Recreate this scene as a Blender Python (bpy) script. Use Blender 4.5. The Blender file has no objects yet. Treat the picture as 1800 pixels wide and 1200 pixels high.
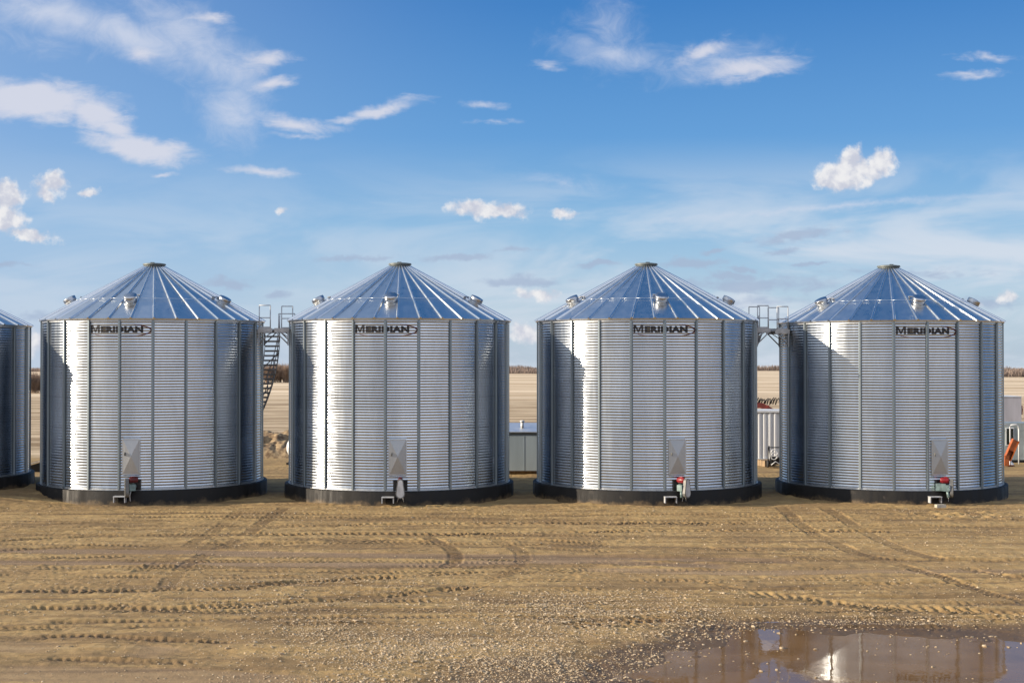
import bpy, bmesh, math, random
import numpy as np
from mathutils import Vector, Matrix
R_ = math.radians
sc = bpy.context.scene
COL = sc.collection

# ------------------------------------------------------------------ camera
F = 2440.0            # focal length in pixels of the 1800 px wide photograph
HC = 5.27             # camera height
Y0 = 628.0            # true horizon row
cd = bpy.data.cameras.new('camera')
cam = bpy.data.objects.new('camera', cd); COL.objects.link(cam)
cd.sensor_width = 36.0; cd.lens = F * 36.0 / 1800.0
cd.clip_start = 0.1; cd.clip_end = 20000
cam.location = (0, 0, HC)
cam.rotation_euler = (R_(90) + math.atan((Y0 - 600) / F), 0, 0)
sc.camera = cam

# ------------------------------------------------------------------ sun, exposure
SUN_EL = 17.0
SUN_B = 9.0          # sun stands at the left, this far towards the viewer
sdir = Vector((-math.cos(R_(SUN_B)) * math.cos(R_(SUN_EL)), -math.sin(R_(SUN_B)) * math.cos(R_(SUN_EL)), math.sin(R_(SUN_EL))))
sl = bpy.data.lights.new('sun', 'SUN'); sl.energy = 5.0; sl.angle = R_(0.5); sl.color = (1.0, 0.85, 0.66)
sun = bpy.data.objects.new('sun', sl); COL.objects.link(sun)
sun.rotation_euler = sdir.to_track_quat('Z', 'Y').to_euler()
sc.view_settings.view_transform = 'Standard'
sc.view_settings.look = 'None'
sc.view_settings.gamma = 1.0
sc.view_settings.use_curve_mapping = False
sc.view_settings.exposure = 0.75
sc.cycles.caustics_reflective = False
sc.cycles.sample_clamp_indirect = 4.0

# ------------------------------------------------------------------ world: sky with clouds
world = bpy.data.worlds.new('World'); sc.world = world; world.use_nodes = True
wt = world.node_tree; wt.nodes.clear()
class NT:
    """terse node building"""
    def __init__(s, t): s.t = t
    def n(s, typ, **kw):
        nd = s.t.nodes.new(typ)
        for k, v in kw.items(): setattr(nd, k, v)
        return nd
    def l(s, a, b): s.t.links.new(a, b)
    def put(s, sock, v):
        if isinstance(v, bpy.types.NodeSocket): s.l(v, sock)
        else: sock.default_value = v
    def m(s, op, a, b=0.0, c=0.0, clamp=False):
        nd = s.n('ShaderNodeMath', operation=op, use_clamp=clamp)
        s.put(nd.inputs[0], a); s.put(nd.inputs[1], b); s.put(nd.inputs[2], c)
        return nd.outputs[0]
    def v(s, op, a, b=(0, 0, 0)):
        nd = s.n('ShaderNodeVectorMath', operation=op)
        s.put(nd.inputs[0], a); s.put(nd.inputs[1], b)
        return nd.outputs['Value'] if op in ('LENGTH', 'DOT_PRODUCT') else nd.outputs[0]
    def scale(s, a, k):
        nd = s.n('ShaderNodeVectorMath', operation='SCALE'); s.put(nd.inputs[0], a); s.put(nd.inputs['Scale'], k); return nd.outputs[0]
    def noise(s, vec, scale, detail=4, rough=0.55, dist=0.0, dim='3D'):
        nd = s.n('ShaderNodeTexNoise', noise_dimensions=dim)
        s.l(vec, nd.inputs['Vector'])
        nd.inputs['Scale'].default_value = scale; nd.inputs['Detail'].default_value = detail
        nd.inputs['Roughness'].default_value = rough; nd.inputs['Distortion'].default_value = dist
        return nd
    def mapr(s, val, a, b, c=0.0, d=1.0, smooth=True):
        nd = s.n('ShaderNodeMapRange', interpolation_type='SMOOTHSTEP' if smooth else 'LINEAR', clamp=True)
        s.put(nd.inputs['Value'], val)
        for k, x in zip(('From Min', 'From Max', 'To Min', 'To Max'), (a, b, c, d)): s.put(nd.inputs[k], x)
        return nd.outputs[0]
    def mix(s, fac, a, b, mode='MIX'):
        nd = s.n('ShaderNodeMix', data_type='RGBA', blend_type=mode)
        s.put(nd.inputs[0], fac)
        s.put(nd.inputs[6], a if not isinstance(a, tuple) else (*a, 1)[:4]); s.put(nd.inputs[7], b if not isinstance(b, tuple) else (*b, 1)[:4])
        return nd.outputs[2]
    def mapping(s, vec, loc=(0, 0, 0), rot=(0, 0, 0), scl=(1, 1, 1), typ='POINT'):
        nd = s.n('ShaderNodeMapping', vector_type=typ); s.l(vec, nd.inputs[0])
        nd.inputs['Location'].default_value = loc; nd.inputs['Rotation'].default_value = rot; nd.inputs['Scale'].default_value = scl
        return nd.outputs[0]

W = NT(wt)
tc = W.n('ShaderNodeTexCoord').outputs['Generated']
sky = W.n('ShaderNodeTexSky', sky_type='NISHITA')
sky.sun_disc = False
sky.sun_elevation = R_(SUN_EL)
sky.sun_rotation = math.atan2(sdir.x, sdir.y) % (2 * math.pi)
sky.altitude = 600; sky.air_density = 1.0; sky.dust_density = 1.3; sky.ozone_density = 2.0
sx = W.n('ShaderNodeSeparateXYZ'); W.l(tc, sx.inputs[0])
dx, dy, dz = sx.outputs
ysafe = W.m('MAXIMUM', dy, 0.05)
cp = W.n('ShaderNodeCombineXYZ')
W.l(W.m('MULTIPLY', W.m('DIVIDE', dx, ysafe), F / 100), cp.inputs[0])
W.l(W.m('MULTIPLY', W.m('DIVIDE', dz, ysafe), F / 100), cp.inputs[1])
pq = cp.outputs[0]                      # direction over the northern horizon, in units of about 2.3 degrees
front = W.mapr(dy, 0.1, 0.3)

def warp(vec, scale, amt, detail=3):
    nz = W.noise(vec, scale, detail, 0.6)
    return W.v('ADD', vec, W.scale(W.v('SUBTRACT', nz.outputs['Color'], (0.5, 0.5, 0.5)), amt))

def blobs(vec, lst):
    acc = None
    for (px, py, a, b, rot, w) in lst:
        q = W.mapping(vec, ((px - 900) / 100, (Y0 - py) / 100, 0), (0, 0, -R_(rot)), (a / 100, b / 100, 1), 'TEXTURE')
        val = W.m('MULTIPLY_ADD', W.v('LENGTH', q), -w, w)
        acc = val if acc is None else W.m('MAXIMUM', acc, val)
    return acc

# crisp heaped clouds
CUM = [
       (92, 322, 40, 30, -12, 1), (80, 345, 28, 22, 40, .9), (150, 341, 22, 12, 0, .9),
       (12, 345, 36, 40, 70, 1.1), (8, 385, 38, 45, 90, 1), (45, 412, 80, 15, 8, .9),
       (1495, 302, 78, 40, -4, 1.2), (1462, 312, 38, 28, 0, 1.1), (1552, 285, 34, 36, 0, 1.15), (1496, 282, 34, 32, 0, 1.15),
       (862, 370, 90, 19, 2, 1), (835, 362, 45, 16, 0, .9), (985, 375, 36, 12, 0, .9),
       (945, 516, 60, 15, 3, .75), (925, 585, 50, 26, 0, .8), (1772, 520, 42, 18, 0, .7), (1700, 535, 60, 12, 0, .5), (60, 600, 50, 30, 0, .7), (493, 367, 20, 9, 0, .75)]
# flat wind-drawn clouds
WSP = [(45, 176, 190, 44, 3, 1.7), (165, 195, 80, 36, 18, 1.5), (200, 222, 60, 30, 25, 1.3), (238, 257, 125, 32, 9, 1.7), (470, 108, 62, 24, -12, 1), (482, 147, 48, 15, -12, 1), (375, 31, 48, 12, 3, 1), (246, 96, 34, 16, 10, .9),
       (668, 194, 100, 17, -13, 1.15), (605, 209, 62, 11, -8, 1), (520, 218, 90, 19, 8, 1), (520, 240, 60, 8, 2, .7),
       (462, 301, 80, 11, 3, .9), (1310, 120, 120, 26, -8, 1), (1240, 93, 70, 19, -22, .85), (962, 116, 34, 13, -5, .7),
       (845, 183, 55, 10, -3, .7), (868, 213, 50, 7, 0, .6), (1740, 100, 70, 8, 0, .6), (1725, 131, 70, 11, -4, .7), (285, 305, 22, 6, 0, .7)]
# thin veils
VEIL = [(110, 28, 200, 50, 14, 1.1), (235, 65, 180, 50, 20, 1.15), (330, 70, 170, 75, 28, .95), (400, 120, 110, 60, 35, .9), (405, 190, 95, 75, 60, .9), (70, 70, 120, 30, 10, .4),
        (1065, 50, 80, 90, -10, .55), (1085, 95, 150, 38, 10, .75), (1030, 75, 70, 25, 20, .6), (1260, 110, 150, 45, -8, .6),
        (1500, 362, 420, 8, -4.5, .65), (1000, 320, 120, 16, 8, .4)]
# dull bluish flat clouds low down
LOW = [(1215, 464, 80, 11, 0, 1), (1305, 473, 32, 8, 0, .9), (1425, 464, 48, 6, -6, .9), (1290, 486, 60, 10, 4, .9), (1050, 464, 50, 9, 0, .9), (1400, 415, 110, 13, -8, .75),
       (1378, 440, 46, 9, -12, .8), (1330, 500, 210, 20, 0, .8), (1250, 530, 200, 16, 0, .7), (920, 493, 120, 12, 0, .8), (800, 452, 90, 9, -4, .8), (640, 452, 100, 8, -2, .7), (395, 497, 56, 13, 0, .9), (490, 520, 34, 9, 0, .9),
       (20, 466, 80, 8, 0, .6), (1600, 480, 200, 12, 0, .45), (1740, 530, 120, 14, 0, .7), (60, 555, 60, 12, 0, .6), (1255, 440, 30, 7, -10, .8), (905, 440, 60, 7, -4, .6), (1500, 560, 200, 14, 0, .5)]
pw = warp(pq, 2.2, 0.30, 4)
nA = W.noise(pq, 2.4, 7, 0.58).outputs['Fac']
fA = W.m('ADD', blobs(pw, CUM), W.m('MULTIPLY', W.m('SUBTRACT', nA, 0.5), 2.0))
mA = W.m('MULTIPLY', W.mapr(fA, 0.06, 0.62), 0.96)
st = W.mapping(pq, scl=(0.55, 1.5, 1), rot=(0, 0, R_(10)))
nB = W.noise(st, 2.6, 7, 0.62, 0.5).outputs['Fac']
pw2 = warp(pq, 1.3, 0.35, 4)
fB = W.m('ADD', blobs(pw2, WSP), W.m('MULTIPLY', W.m('SUBTRACT', nB, 0.5), 1.7))
mB = W.m('MULTIPLY', W.mapr(fB, -0.05, 1.05), 0.82)
nC = W.noise(W.mapping(pq, scl=(0.75, 1.1, 1), rot=(0, 0, R_(-25))), 2.0, 8, 0.66, 0.7).outputs['Fac']
fC = W.m('ADD', blobs(pw2, VEIL), W.m('MULTIPLY', W.m('SUBTRACT', nC, 0.52), 1.2))
mC = W.m('MULTIPLY', W.mapr(fC, -0.12, 1.25), 0.80)
nD = W.noise(W.mapping(pq, scl=(0.6, 1.8, 1)), 3.0, 5, 0.6, 0.4).outputs['Fac']
fD = W.m('ADD', blobs(pw, LOW), W.m('MULTIPLY', W.m('SUBTRACT', nD, 0.5), 1.5))
mD = W.m('MULTIPLY', W.mapr(fD, 0.0, 0.65), 0.75)
# broad pale sheet low over the horizon
el = W.m('ARCSINE', dz)
nH = W.noise(W.mapping(pq, scl=(0.16, 0.6, 1), rot=(0, 0, R_(-9))), 1.6, 5, 0.55, 0.5).outputs['Fac']
right = W.mapr(dx, -0.15, 0.12)
mH = W.m('MULTIPLY', W.m('MULTIPLY', W.mapr(el, 0.16, 0.065), W.mapr(nH, 0.38, 0.62)), W.m('MULTIPLY_ADD', right, 0.50, 0.35))
# unseen clouds added behind the viewer, brightened to lighten the bin wall reflections
zs = W.m('MAXIMUM', dz, 0.06)
cq = W.n('ShaderNodeCombineXYZ'); W.l(W.m('DIVIDE', dx, zs), cq.inputs[0]); W.l(W.m('DIVIDE', dy, zs), cq.inputs[1])
nR = W.noise(cq.outputs[0], 0.5, 6, 0.58, 0.4).outputs['Fac']
mR = W.m('MULTIPLY', W.m('MULTIPLY', W.mapr(nR, 0.36, 0.60), W.mapr(dy, 0.15, -0.25)), W.mapr(dz, 0.02, 0.12, 0.0, 0.8))

ramp = W.n('ShaderNodeValToRGB'); W.l(W.m('DIVIDE', el, 0.5, clamp=True), ramp.inputs[0])
STOPS = [(0.0, (3.3, 4.1, 5.0)), (0.035, (3.2, 4.25, 5.3)), (0.093, (1.75, 3.35, 5.2)), (0.157, (0.72, 2.25, 4.75)), (0.25, (0.22, 1.38, 3.85)), (0.5, (0.26, 1.15, 3.0))]
for k_, (e_, c_) in enumerate(STOPS):
    elt = ramp.color_ramp.elements[0] if k_ == 0 else (ramp.color_ramp.elements[-1] if k_ == len(STOPS) - 1 else ramp.color_ramp.elements.new(e_ / 0.5))
    elt.position = e_ / 0.5; elt.color = (*[x / 6 for x in c_], 1)
rampc = W.scale(ramp.outputs[0], 6.0)
base = W.mix(0.15, rampc, sky.outputs[0])
base = W.mix(W.mapr(dx, 0.05, -0.42, 0, 0.42), base, (2.5, 3.5, 5.2))
sdot = W.v('DOT_PRODUCT', tc, tuple(sdir))
base = W.mix(W.m('MULTIPLY', W.m('POWER', W.mapr(sdot, 0.22, 1.0, smooth=False), 1.2), 0.95), base, (5.6, 6.0, 6.4))
c = W.mix(mH, base, (4.6, 5.0, 5.6))
c = W.mix(W.m('MULTIPLY', mC, front), c, (4.5, 4.8, 5.6))
c = W.mix(W.m('MULTIPLY', mD, front), c, (2.6, 3.2, 4.3))
c = W.mix(W.m('MULTIPLY', mB, front), c, (5.0, 5.0, 5.5))
pqo = W.v('ADD', pq, (-0.10, 0.14, 0))
nA2 = W.noise(pqo, 2.4, 5, 0.55).outputs['Fac']
shade = W.mapr(W.m('ADD', W.m('MULTIPLY', W.m('SUBTRACT', nA, nA2), 2.6), W.m('MULTIPLY', W.m('SUBTRACT', nA, 0.5), -0.8)), -0.35, 0.35)
cumcol = W.mix(shade, (4.0, 4.15, 4.8), (5.9, 5.85, 5.9))
c = W.mix(W.m('MULTIPLY', mA, front), c, cumcol)
c = W.mix(mR, c, (8.4, 8.7, 9.6))
bg = W.n('ShaderNodeBackground'); W.l(c, bg.inputs[0]); bg.inputs[1].default_value = 0.088
wo = W.n('ShaderNodeOutputWorld'); W.l(bg.outputs[0], wo.inputs[0])

# ------------------------------------------------------------------ helpers
def gp(px, py):
    """ground point seen at a pixel of the photograph"""
    y = HC * F / (py - Y0)
    return ((px - 900) / F * y, y)

class MB:
    def __init__(s): s.v = []; s.f = []; s.sm = []
    def add(s, vs, fs, smooth=False, M=None):
        o = len(s.v)
        s.v += [tuple(M @ Vector(p)) if M is not None else tuple(p) for p in vs]
        s.f += [tuple(i + o for i in f) for f in fs]; s.sm += [smooth] * len(fs)
        return s
    def box(s, c, d, M=None):
        x, y, z = (k / 2 for k in d); cx, cy, cz = c
        vs = [(cx + a * x, cy + b * y, cz + e * z) for a in (-1, 1) for b in (-1, 1) for e in (-1, 1)]
        return s.add(vs, [(0, 1, 3, 2), (4, 6, 7, 5), (0, 4, 5, 1), (2, 3, 7, 6), (0, 2, 6, 4), (1, 5, 7, 3)], False, M)
    def tube(s, p0, p1, r, n=8, r1=None, M=None, caps=True):
        return s.path([p0, p1], r, n, r1, M, caps)
    def path(s, pts, r, n=8, r1=None, M=None, caps=True):
        pts = [Vector(p) for p in pts]; vs = []; fs = []; k = len(pts)
        r1 = r if r1 is None else r1
        for i, p in enumerate(pts):
            t = (pts[min(i + 1, k - 1)] - pts[max(i - 1, 0)]).normalized()
            up = Vector((0, 0, 1)) if abs(t.z) < 0.95 else Vector((0, 1, 0))
            a = t.cross(up).normalized(); b = a.cross(t)
            rr = r + (r1 - r) * i / (k - 1)
            for j in range(n):
                an = 2 * math.pi * j / n
                vs.append(p + (a * math.cos(an) + b * math.sin(an)) * rr)
        for i in range(k - 1):
            for j in range(n):
                fs.append((i * n + j, i * n + (j + 1) % n, (i + 1) * n + (j + 1) % n, (i + 1) * n + j))
        s.add(vs, fs, n > 4, M)
        if caps:
            o = len(s.v) - len(vs)
            s.f += [tuple(o + j for j in range(n))[::-1], tuple(o + (k - 1) * n + j for j in range(n))]; s.sm += [False, False]
        return s
    def lathe(s, prof, n=64, smooth=True, M=None, a0=0.0, a1=2 * math.pi):
        full = abs(a1 - a0 - 2 * math.pi) < 1e-6
        cols = n if full else n + 1
        vs = []; fs = []; k = len(prof)
        for j in range(cols):
            an = a0 + (a1 - a0) * j / n
            for (r, z) in prof: vs.append((r * math.sin(an), -r * math.cos(an), z))
        for j in range(n):
            j2 = (j + 1) % cols
            for i in range(k - 1):
                fs.append((j * k + i, j2 * k + i, j2 * k + i + 1, j * k + i + 1))
        return s.add(vs, fs, smooth, M)
    def prism(s, poly, axis0, axis1, M=None, smooth=False):
        """poly: list of 3-D points, extruded by the vector axis1-axis0"""
        d = Vector(axis1) - Vector(axis0); n = len(poly)
        vs = [Vector(p) for p in poly] + [Vector(p) + d for p in poly]
        fs = [tuple(range(n))[::-1], tuple(range(n, 2 * n))] + [(i, (i + 1) % n, n + (i + 1) % n, n + i) for i in range(n)]
        return s.add(vs, fs, smooth, M)
    def mesh(s, name, mat=None):
        me = bpy.data.meshes.new(name); me.from_pydata(s.v, [], s.f)
        me.polygons.foreach_set('use_smooth', s.sm)
        if mat: me.materials.append(mat)
        bm = bmesh.new(); bm.from_mesh(me); bmesh.ops.recalc_face_normals(bm, faces=bm.faces); bm.to_mesh(me); bm.free()
        return me

def np_mesh(name, verts, faces, mat=None, smooth=True):
    """big mesh from numpy arrays; faces (n,4) or (n,3)"""
    me = bpy.data.meshes.new(name); k = faces.shape[1]
    me.vertices.add(len(verts)); me.vertices.foreach_set('co', verts.astype(np.float32).ravel())
    me.loops.add(faces.size); me.loops.foreach_set('vertex_index', faces.astype(np.int32).ravel())
    me.polygons.add(len(faces)); me.polygons.foreach_set('loop_start', np.arange(0, faces.size, k, dtype=np.int32))
    me.polygons.foreach_set('use_smooth', np.full(len(faces), smooth))
    me.update(calc_edges=True)
    if mat: me.materials.append(mat)
    return me

def obj(name, me, parent=None, loc=(0, 0, 0), rot=(0, 0, 0)):
    o = bpy.data.objects.new(name, me); COL.objects.link(o)
    o.location = loc; o.rotation_euler = rot
    if parent: o.parent = parent
    return o
def tag(o, label, cat, group=None, kind=None):
    o['label'] = label; o['category'] = cat
    if group: o['group'] = group
    if kind: o['kind'] = kind
    return o
def thing(name, label, cat, loc, rz=0, group=None):
    return tag(obj(name, None, None, loc, (0, 0, rz)), label, cat, group)

# ------------------------------------------------------------------ materials
def new_mat(name):
    m = bpy.data.materials.new(name); m.use_nodes = True; t = m.node_tree; t.nodes.clear()
    N = NT(t); p = N.n('ShaderNodeBsdfPrincipled'); o = N.n('ShaderNodeOutputMaterial'); N.l(p.outputs[0], o.inputs[0])
    return m, N, p
def pm(name, col, rough=0.6, metal=0.0, var=0.25, scale=6.0, bump=0.0, bscale=40.0, spec=0.5, streak=False):
    """paint, metal, wood and the like: colour with uneven weathering"""
    m, N, p = new_mat(name)
    co = N.n('ShaderNodeTexCoord').outputs['Object']
    vec = N.mapping(co, scl=(1, 1, 0.15)) if streak else co
    f = N.noise(vec, scale, 5, 0.6).outputs['Fac']
    f2 = N.mapr(f, 0.3, 0.7)
    c = N.mix(f2, tuple(x * (1 - var) for x in col), tuple(min(1, x * (1 + var)) for x in col))
    N.l(c, p.inputs['Base Color'])
    N.l(N.mapr(f, 0.3, 0.7, max(0.03, rough * 0.8), min(1, rough * 1.2)), p.inputs['Roughness'])
    p.inputs['Metallic'].default_value = metal; p.inputs['Specular IOR Level'].default_value = spec
    if bump:
        b = N.n('ShaderNodeBump'); b.inputs['Strength'].default_value = bump; b.inputs['Distance'].default_value = 0.01
        N.l(N.noise(co, bscale, 4, 0.6).outputs['Fac'], b.inputs['Height']); N.l(b.outputs[0], p.inputs['Normal'])
    return m

def galv(name, col, rough, dphi=0.0, dz=0.0, panel_rough=0.05, panel_col=0.08, wav=0.0, wavs=1.5):
    """galvanised sheet: spangle, faint drips, each sheet a little different"""
    m, N, p = new_mat(name)
    co = N.n('ShaderNodeTexCoord').outputs['Object']
    s = N.n('ShaderNodeSeparateXYZ'); N.l(co, s.inputs[0])
    oi = N.n('ShaderNodeObjectInfo').outputs['Random']
    if dphi:
        ang = N.m('ARCTAN2', s.outputs[0], N.m('MULTIPLY', s.outputs[1], -1.0))
        ci = N.m('FLOOR', N.m('DIVIDE', N.m('ADD', ang, dphi[1] + 20 * dphi[0]), dphi[0]))
        ri = N.m('FLOOR', N.m('DIVIDE', s.outputs[2], dz)) if dz else 0.0
        cc = N.n('ShaderNodeCombineXYZ'); N.put(cc.inputs[0], ci); N.put(cc.inputs[1], ri); N.l(oi, cc.inputs[2])
        wn = N.n('ShaderNodeTexWhiteNoise', noise_dimensions='3D'); N.l(cc.outputs[0], wn.inputs[0])
        pv = wn.outputs['Value']
    else:
        pv = oi
    sp = N.n('ShaderNodeTexVoronoi'); N.l(co, sp.inputs['Vector']); sp.inputs['Scale'].default_value = 45
    spv = N.m('MULTIPLY', N.m('SUBTRACT', sp.outputs['Distance'], 0.4), 0.12)
    ds = N.noise(N.mapping(co, scl=(1, 1, 0.12)), 4.0, 5, 0.6).outputs['Fac']
    k = N.m('ADD', N.m('ADD', N.m('MULTIPLY_ADD', pv, panel_col, 1 - panel_col / 2), spv), N.m('MULTIPLY', N.m('SUBTRACT', ds, 0.5), 0.18))
    if dphi and dz:
        fz = N.m('FRACT', N.m('DIVIDE', N.m('SUBTRACT', s.outputs[2], 0.47), dz))
        seam = N.m('LESS_THAN', N.m('ABSOLUTE', N.m('SUBTRACT', fz, 0.5)), 0.491)
        k = N.m('MULTIPLY', k, N.m('MULTIPLY_ADD', seam, 0.38, 0.62))
        k = N.m('MULTIPLY', k, N.mapr(N.noise(N.mapping(co, scl=(1, 1, 0.25)), 1.3, 6, 0.65).outputs['Fac'], 0.3, 0.7, 0.86, 1.06))
    cv = N.scale(N.v('MULTIPLY', (col[0], col[1], col[2]), (1, 1, 1)), k)
    N.l(cv, p.inputs['Base Color'])
    rr = N.m('ADD', N.m('MULTIPLY_ADD', pv, panel_rough, rough - panel_rough / 2), N.m('MULTIPLY', N.m('SUBTRACT', ds, 0.5), 0.22))
    N.l(N.m('MAXIMUM', rr, 0.06), p.inputs['Roughness'])
    p.inputs['Metallic'].default_value = 1.0
    if wav:
        b = N.n('ShaderNodeBump'); b.inputs['Strength'].default_value = 1.0; b.inputs['Distance'].default_value = wav
        N.l(N.noise(co, wavs, 2, 0.5).outputs['Fac'], b.inputs['Height']); N.l(b.outputs[0], p.inputs['Normal'])
    return m

NST, NRIB = 22, 33
DST = 2 * math.pi / NST; DRB = 2 * math.pi / NRIB
ST0 = R_(-2.5)                       # one wall stiffener stands here
RB0 = R_(-7.5)
M_wall = galv('galvanised_wall', (0.50, 0.54, 0.585), 0.22, (2 * DST, -ST0), 1.1176, 0.04, 0.12)
M_stif = galv('galvanised_stiffener', (0.25, 0.29, 0.315), 0.42)
M_roof = galv('galvanised_roof', (0.64, 0.66, 0.67), 0.32, (DRB, -RB0), 0.0, 0.08, 0.16, 0.010, 1.6)
M_rib = galv('galvanised_rib', (0.66, 0.69, 0.71), 0.30)
M_trim = galv('galvanised_trim', (0.52, 0.54, 0.56), 0.38)
M_collar = pm('dull_collar', (0.13, 0.15, 0.15), 0.55, 0.2, 0.2, 5)
M_vent = galv('bright_vent', (0.44, 0.45, 0.47), 0.28)
M_door = galv('dull_door_sheet', (0.42, 0.43, 0.44), 0.42)
M_steel = pm('grey_steel', (0.44, 0.45, 0.465), 0.5, 0.2, 0.2, 3)
M_grat = pm('grey_grating', (0.46, 0.46, 0.46), 0.55, 0.2, 0.25, 5)
def ring_mat():
    m, N, p = new_mat('black_coated_concrete')
    co = N.n('ShaderNodeTexCoord').outputs['Object']; s = N.n('ShaderNodeSeparateXYZ'); N.l(co, s.inputs[0])
    f = N.noise(N.mapping(co, scl=(1, 1, 0.12)), 3.5, 6, 0.65).outputs['Fac']; g = N.noise(co, 2.0, 7, 0.7).outputs['Fac']
    c = N.mix(N.mapr(f, 0.35, 0.68), (0.006, 0.0055, 0.0055), (0.018, 0.017, 0.016))
    d = N.mapr(N.m('ADD', s.outputs[2], N.m('MULTIPLY', N.m('SUBTRACT', g, 0.5), 0.75)), 0.12, -0.08, 0.0, 0.7)
    c = N.mix(d, c, (0.15, 0.105, 0.058)); c = N.mix(N.mapr(g, 0.60, 0.75, 0, 0.35), c, (0.09, 0.075, 0.06))
    N.l(c, p.inputs['Base Color']); N.l(N.mapr(f, 0.3, 0.7, 0.5, 0.85), p.inputs['Roughness']); p.inputs['Specular IOR Level'].default_value = 0.25
    b = N.n('ShaderNodeBump'); b.inputs['Strength'].default_value = 0.5; b.inputs['Distance'].default_value = 0.012
    N.l(N.noise(co, 9, 5, 0.65).outputs['Fac'], b.inputs['Height']); N.l(b.outputs[0], p.inputs['Normal'])
    return m
M_found = ring_mat()
M_black = pm('black_paint', (0.010, 0.010, 0.011), 0.5)
M_maroon = pm('maroon_motor_paint', (0.10, 0.012, 0.014), 0.5, 0, 0.3, 8)
M_red = pm('red_motor_paint', (0.20, 0.010, 0.016), 0.4, 0, 0.3, 8)
M_teal = pm('teal_grey_paint', (0.14, 0.20, 0.20), 0.45, 0.2, 0.3, 7)
M_silver = pm('grey_guard', (0.13, 0.13, 0.125), 0.5, 0.0, 0.2, 6)
M_letter = pm('black_lettering', (0.010, 0.010, 0.014), 0.4, 0, 0.1)
M_swoosh = pm('dark_red_swoosh', (0.085, 0.008, 0.012), 0.45, 0, 0.1)
M_conc = pm('pale_concrete', (0.42, 0.38, 0.31), 0.8, 0, 0.2, 9, 0.3)
M_white = pm('white_paint', (0.58, 0.60, 0.62), 0.4, 0, 0.10, 2, streak=True)
M_shed = pm('blue_grey_paint', (0.33, 0.40, 0.45), 0.42, 0, 0.10, 1.2, streak=True)
M_shedroof = galv('shed_roof_sheet', (0.66, 0.68, 0.70), 0.5)
M_wood = pm('weathered_wood', (0.24, 0.17, 0.10), 0.8, 0, 0.3, 9, streak=True)
M_rust = pm('rusty_red_paint', (0.19, 0.035, 0.025), 0.65, 0, 0.4, 5)
M_orange = pm('orange_paint', (0.34, 0.085, 0.015), 0.45, 0, 0.25, 4)
M_boxgrey = pm('mauve_grey_paint', (0.36, 0.35, 0.38), 0.5, 0, 0.12, 2, streak=True)
M_pale = pm('pale_green_grey_paint', (0.27, 0.31, 0.31), 0.35, 0.1, 0.15, 2)
M_glass = pm('dark_glass', (0.01, 0.02, 0.02), 0.06)
M_rubber = pm('black_rubber', (0.016, 0.016, 0.016), 0.75)
M_twig = pm('bare_twigs', (0.26, 0.185, 0.135), 0.9, 0, 0.35, 0.6)
M_wood_far = pm('far_twigs', (0.20, 0.155, 0.13), 0.95, 0, 0.4, 0.05)

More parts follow.
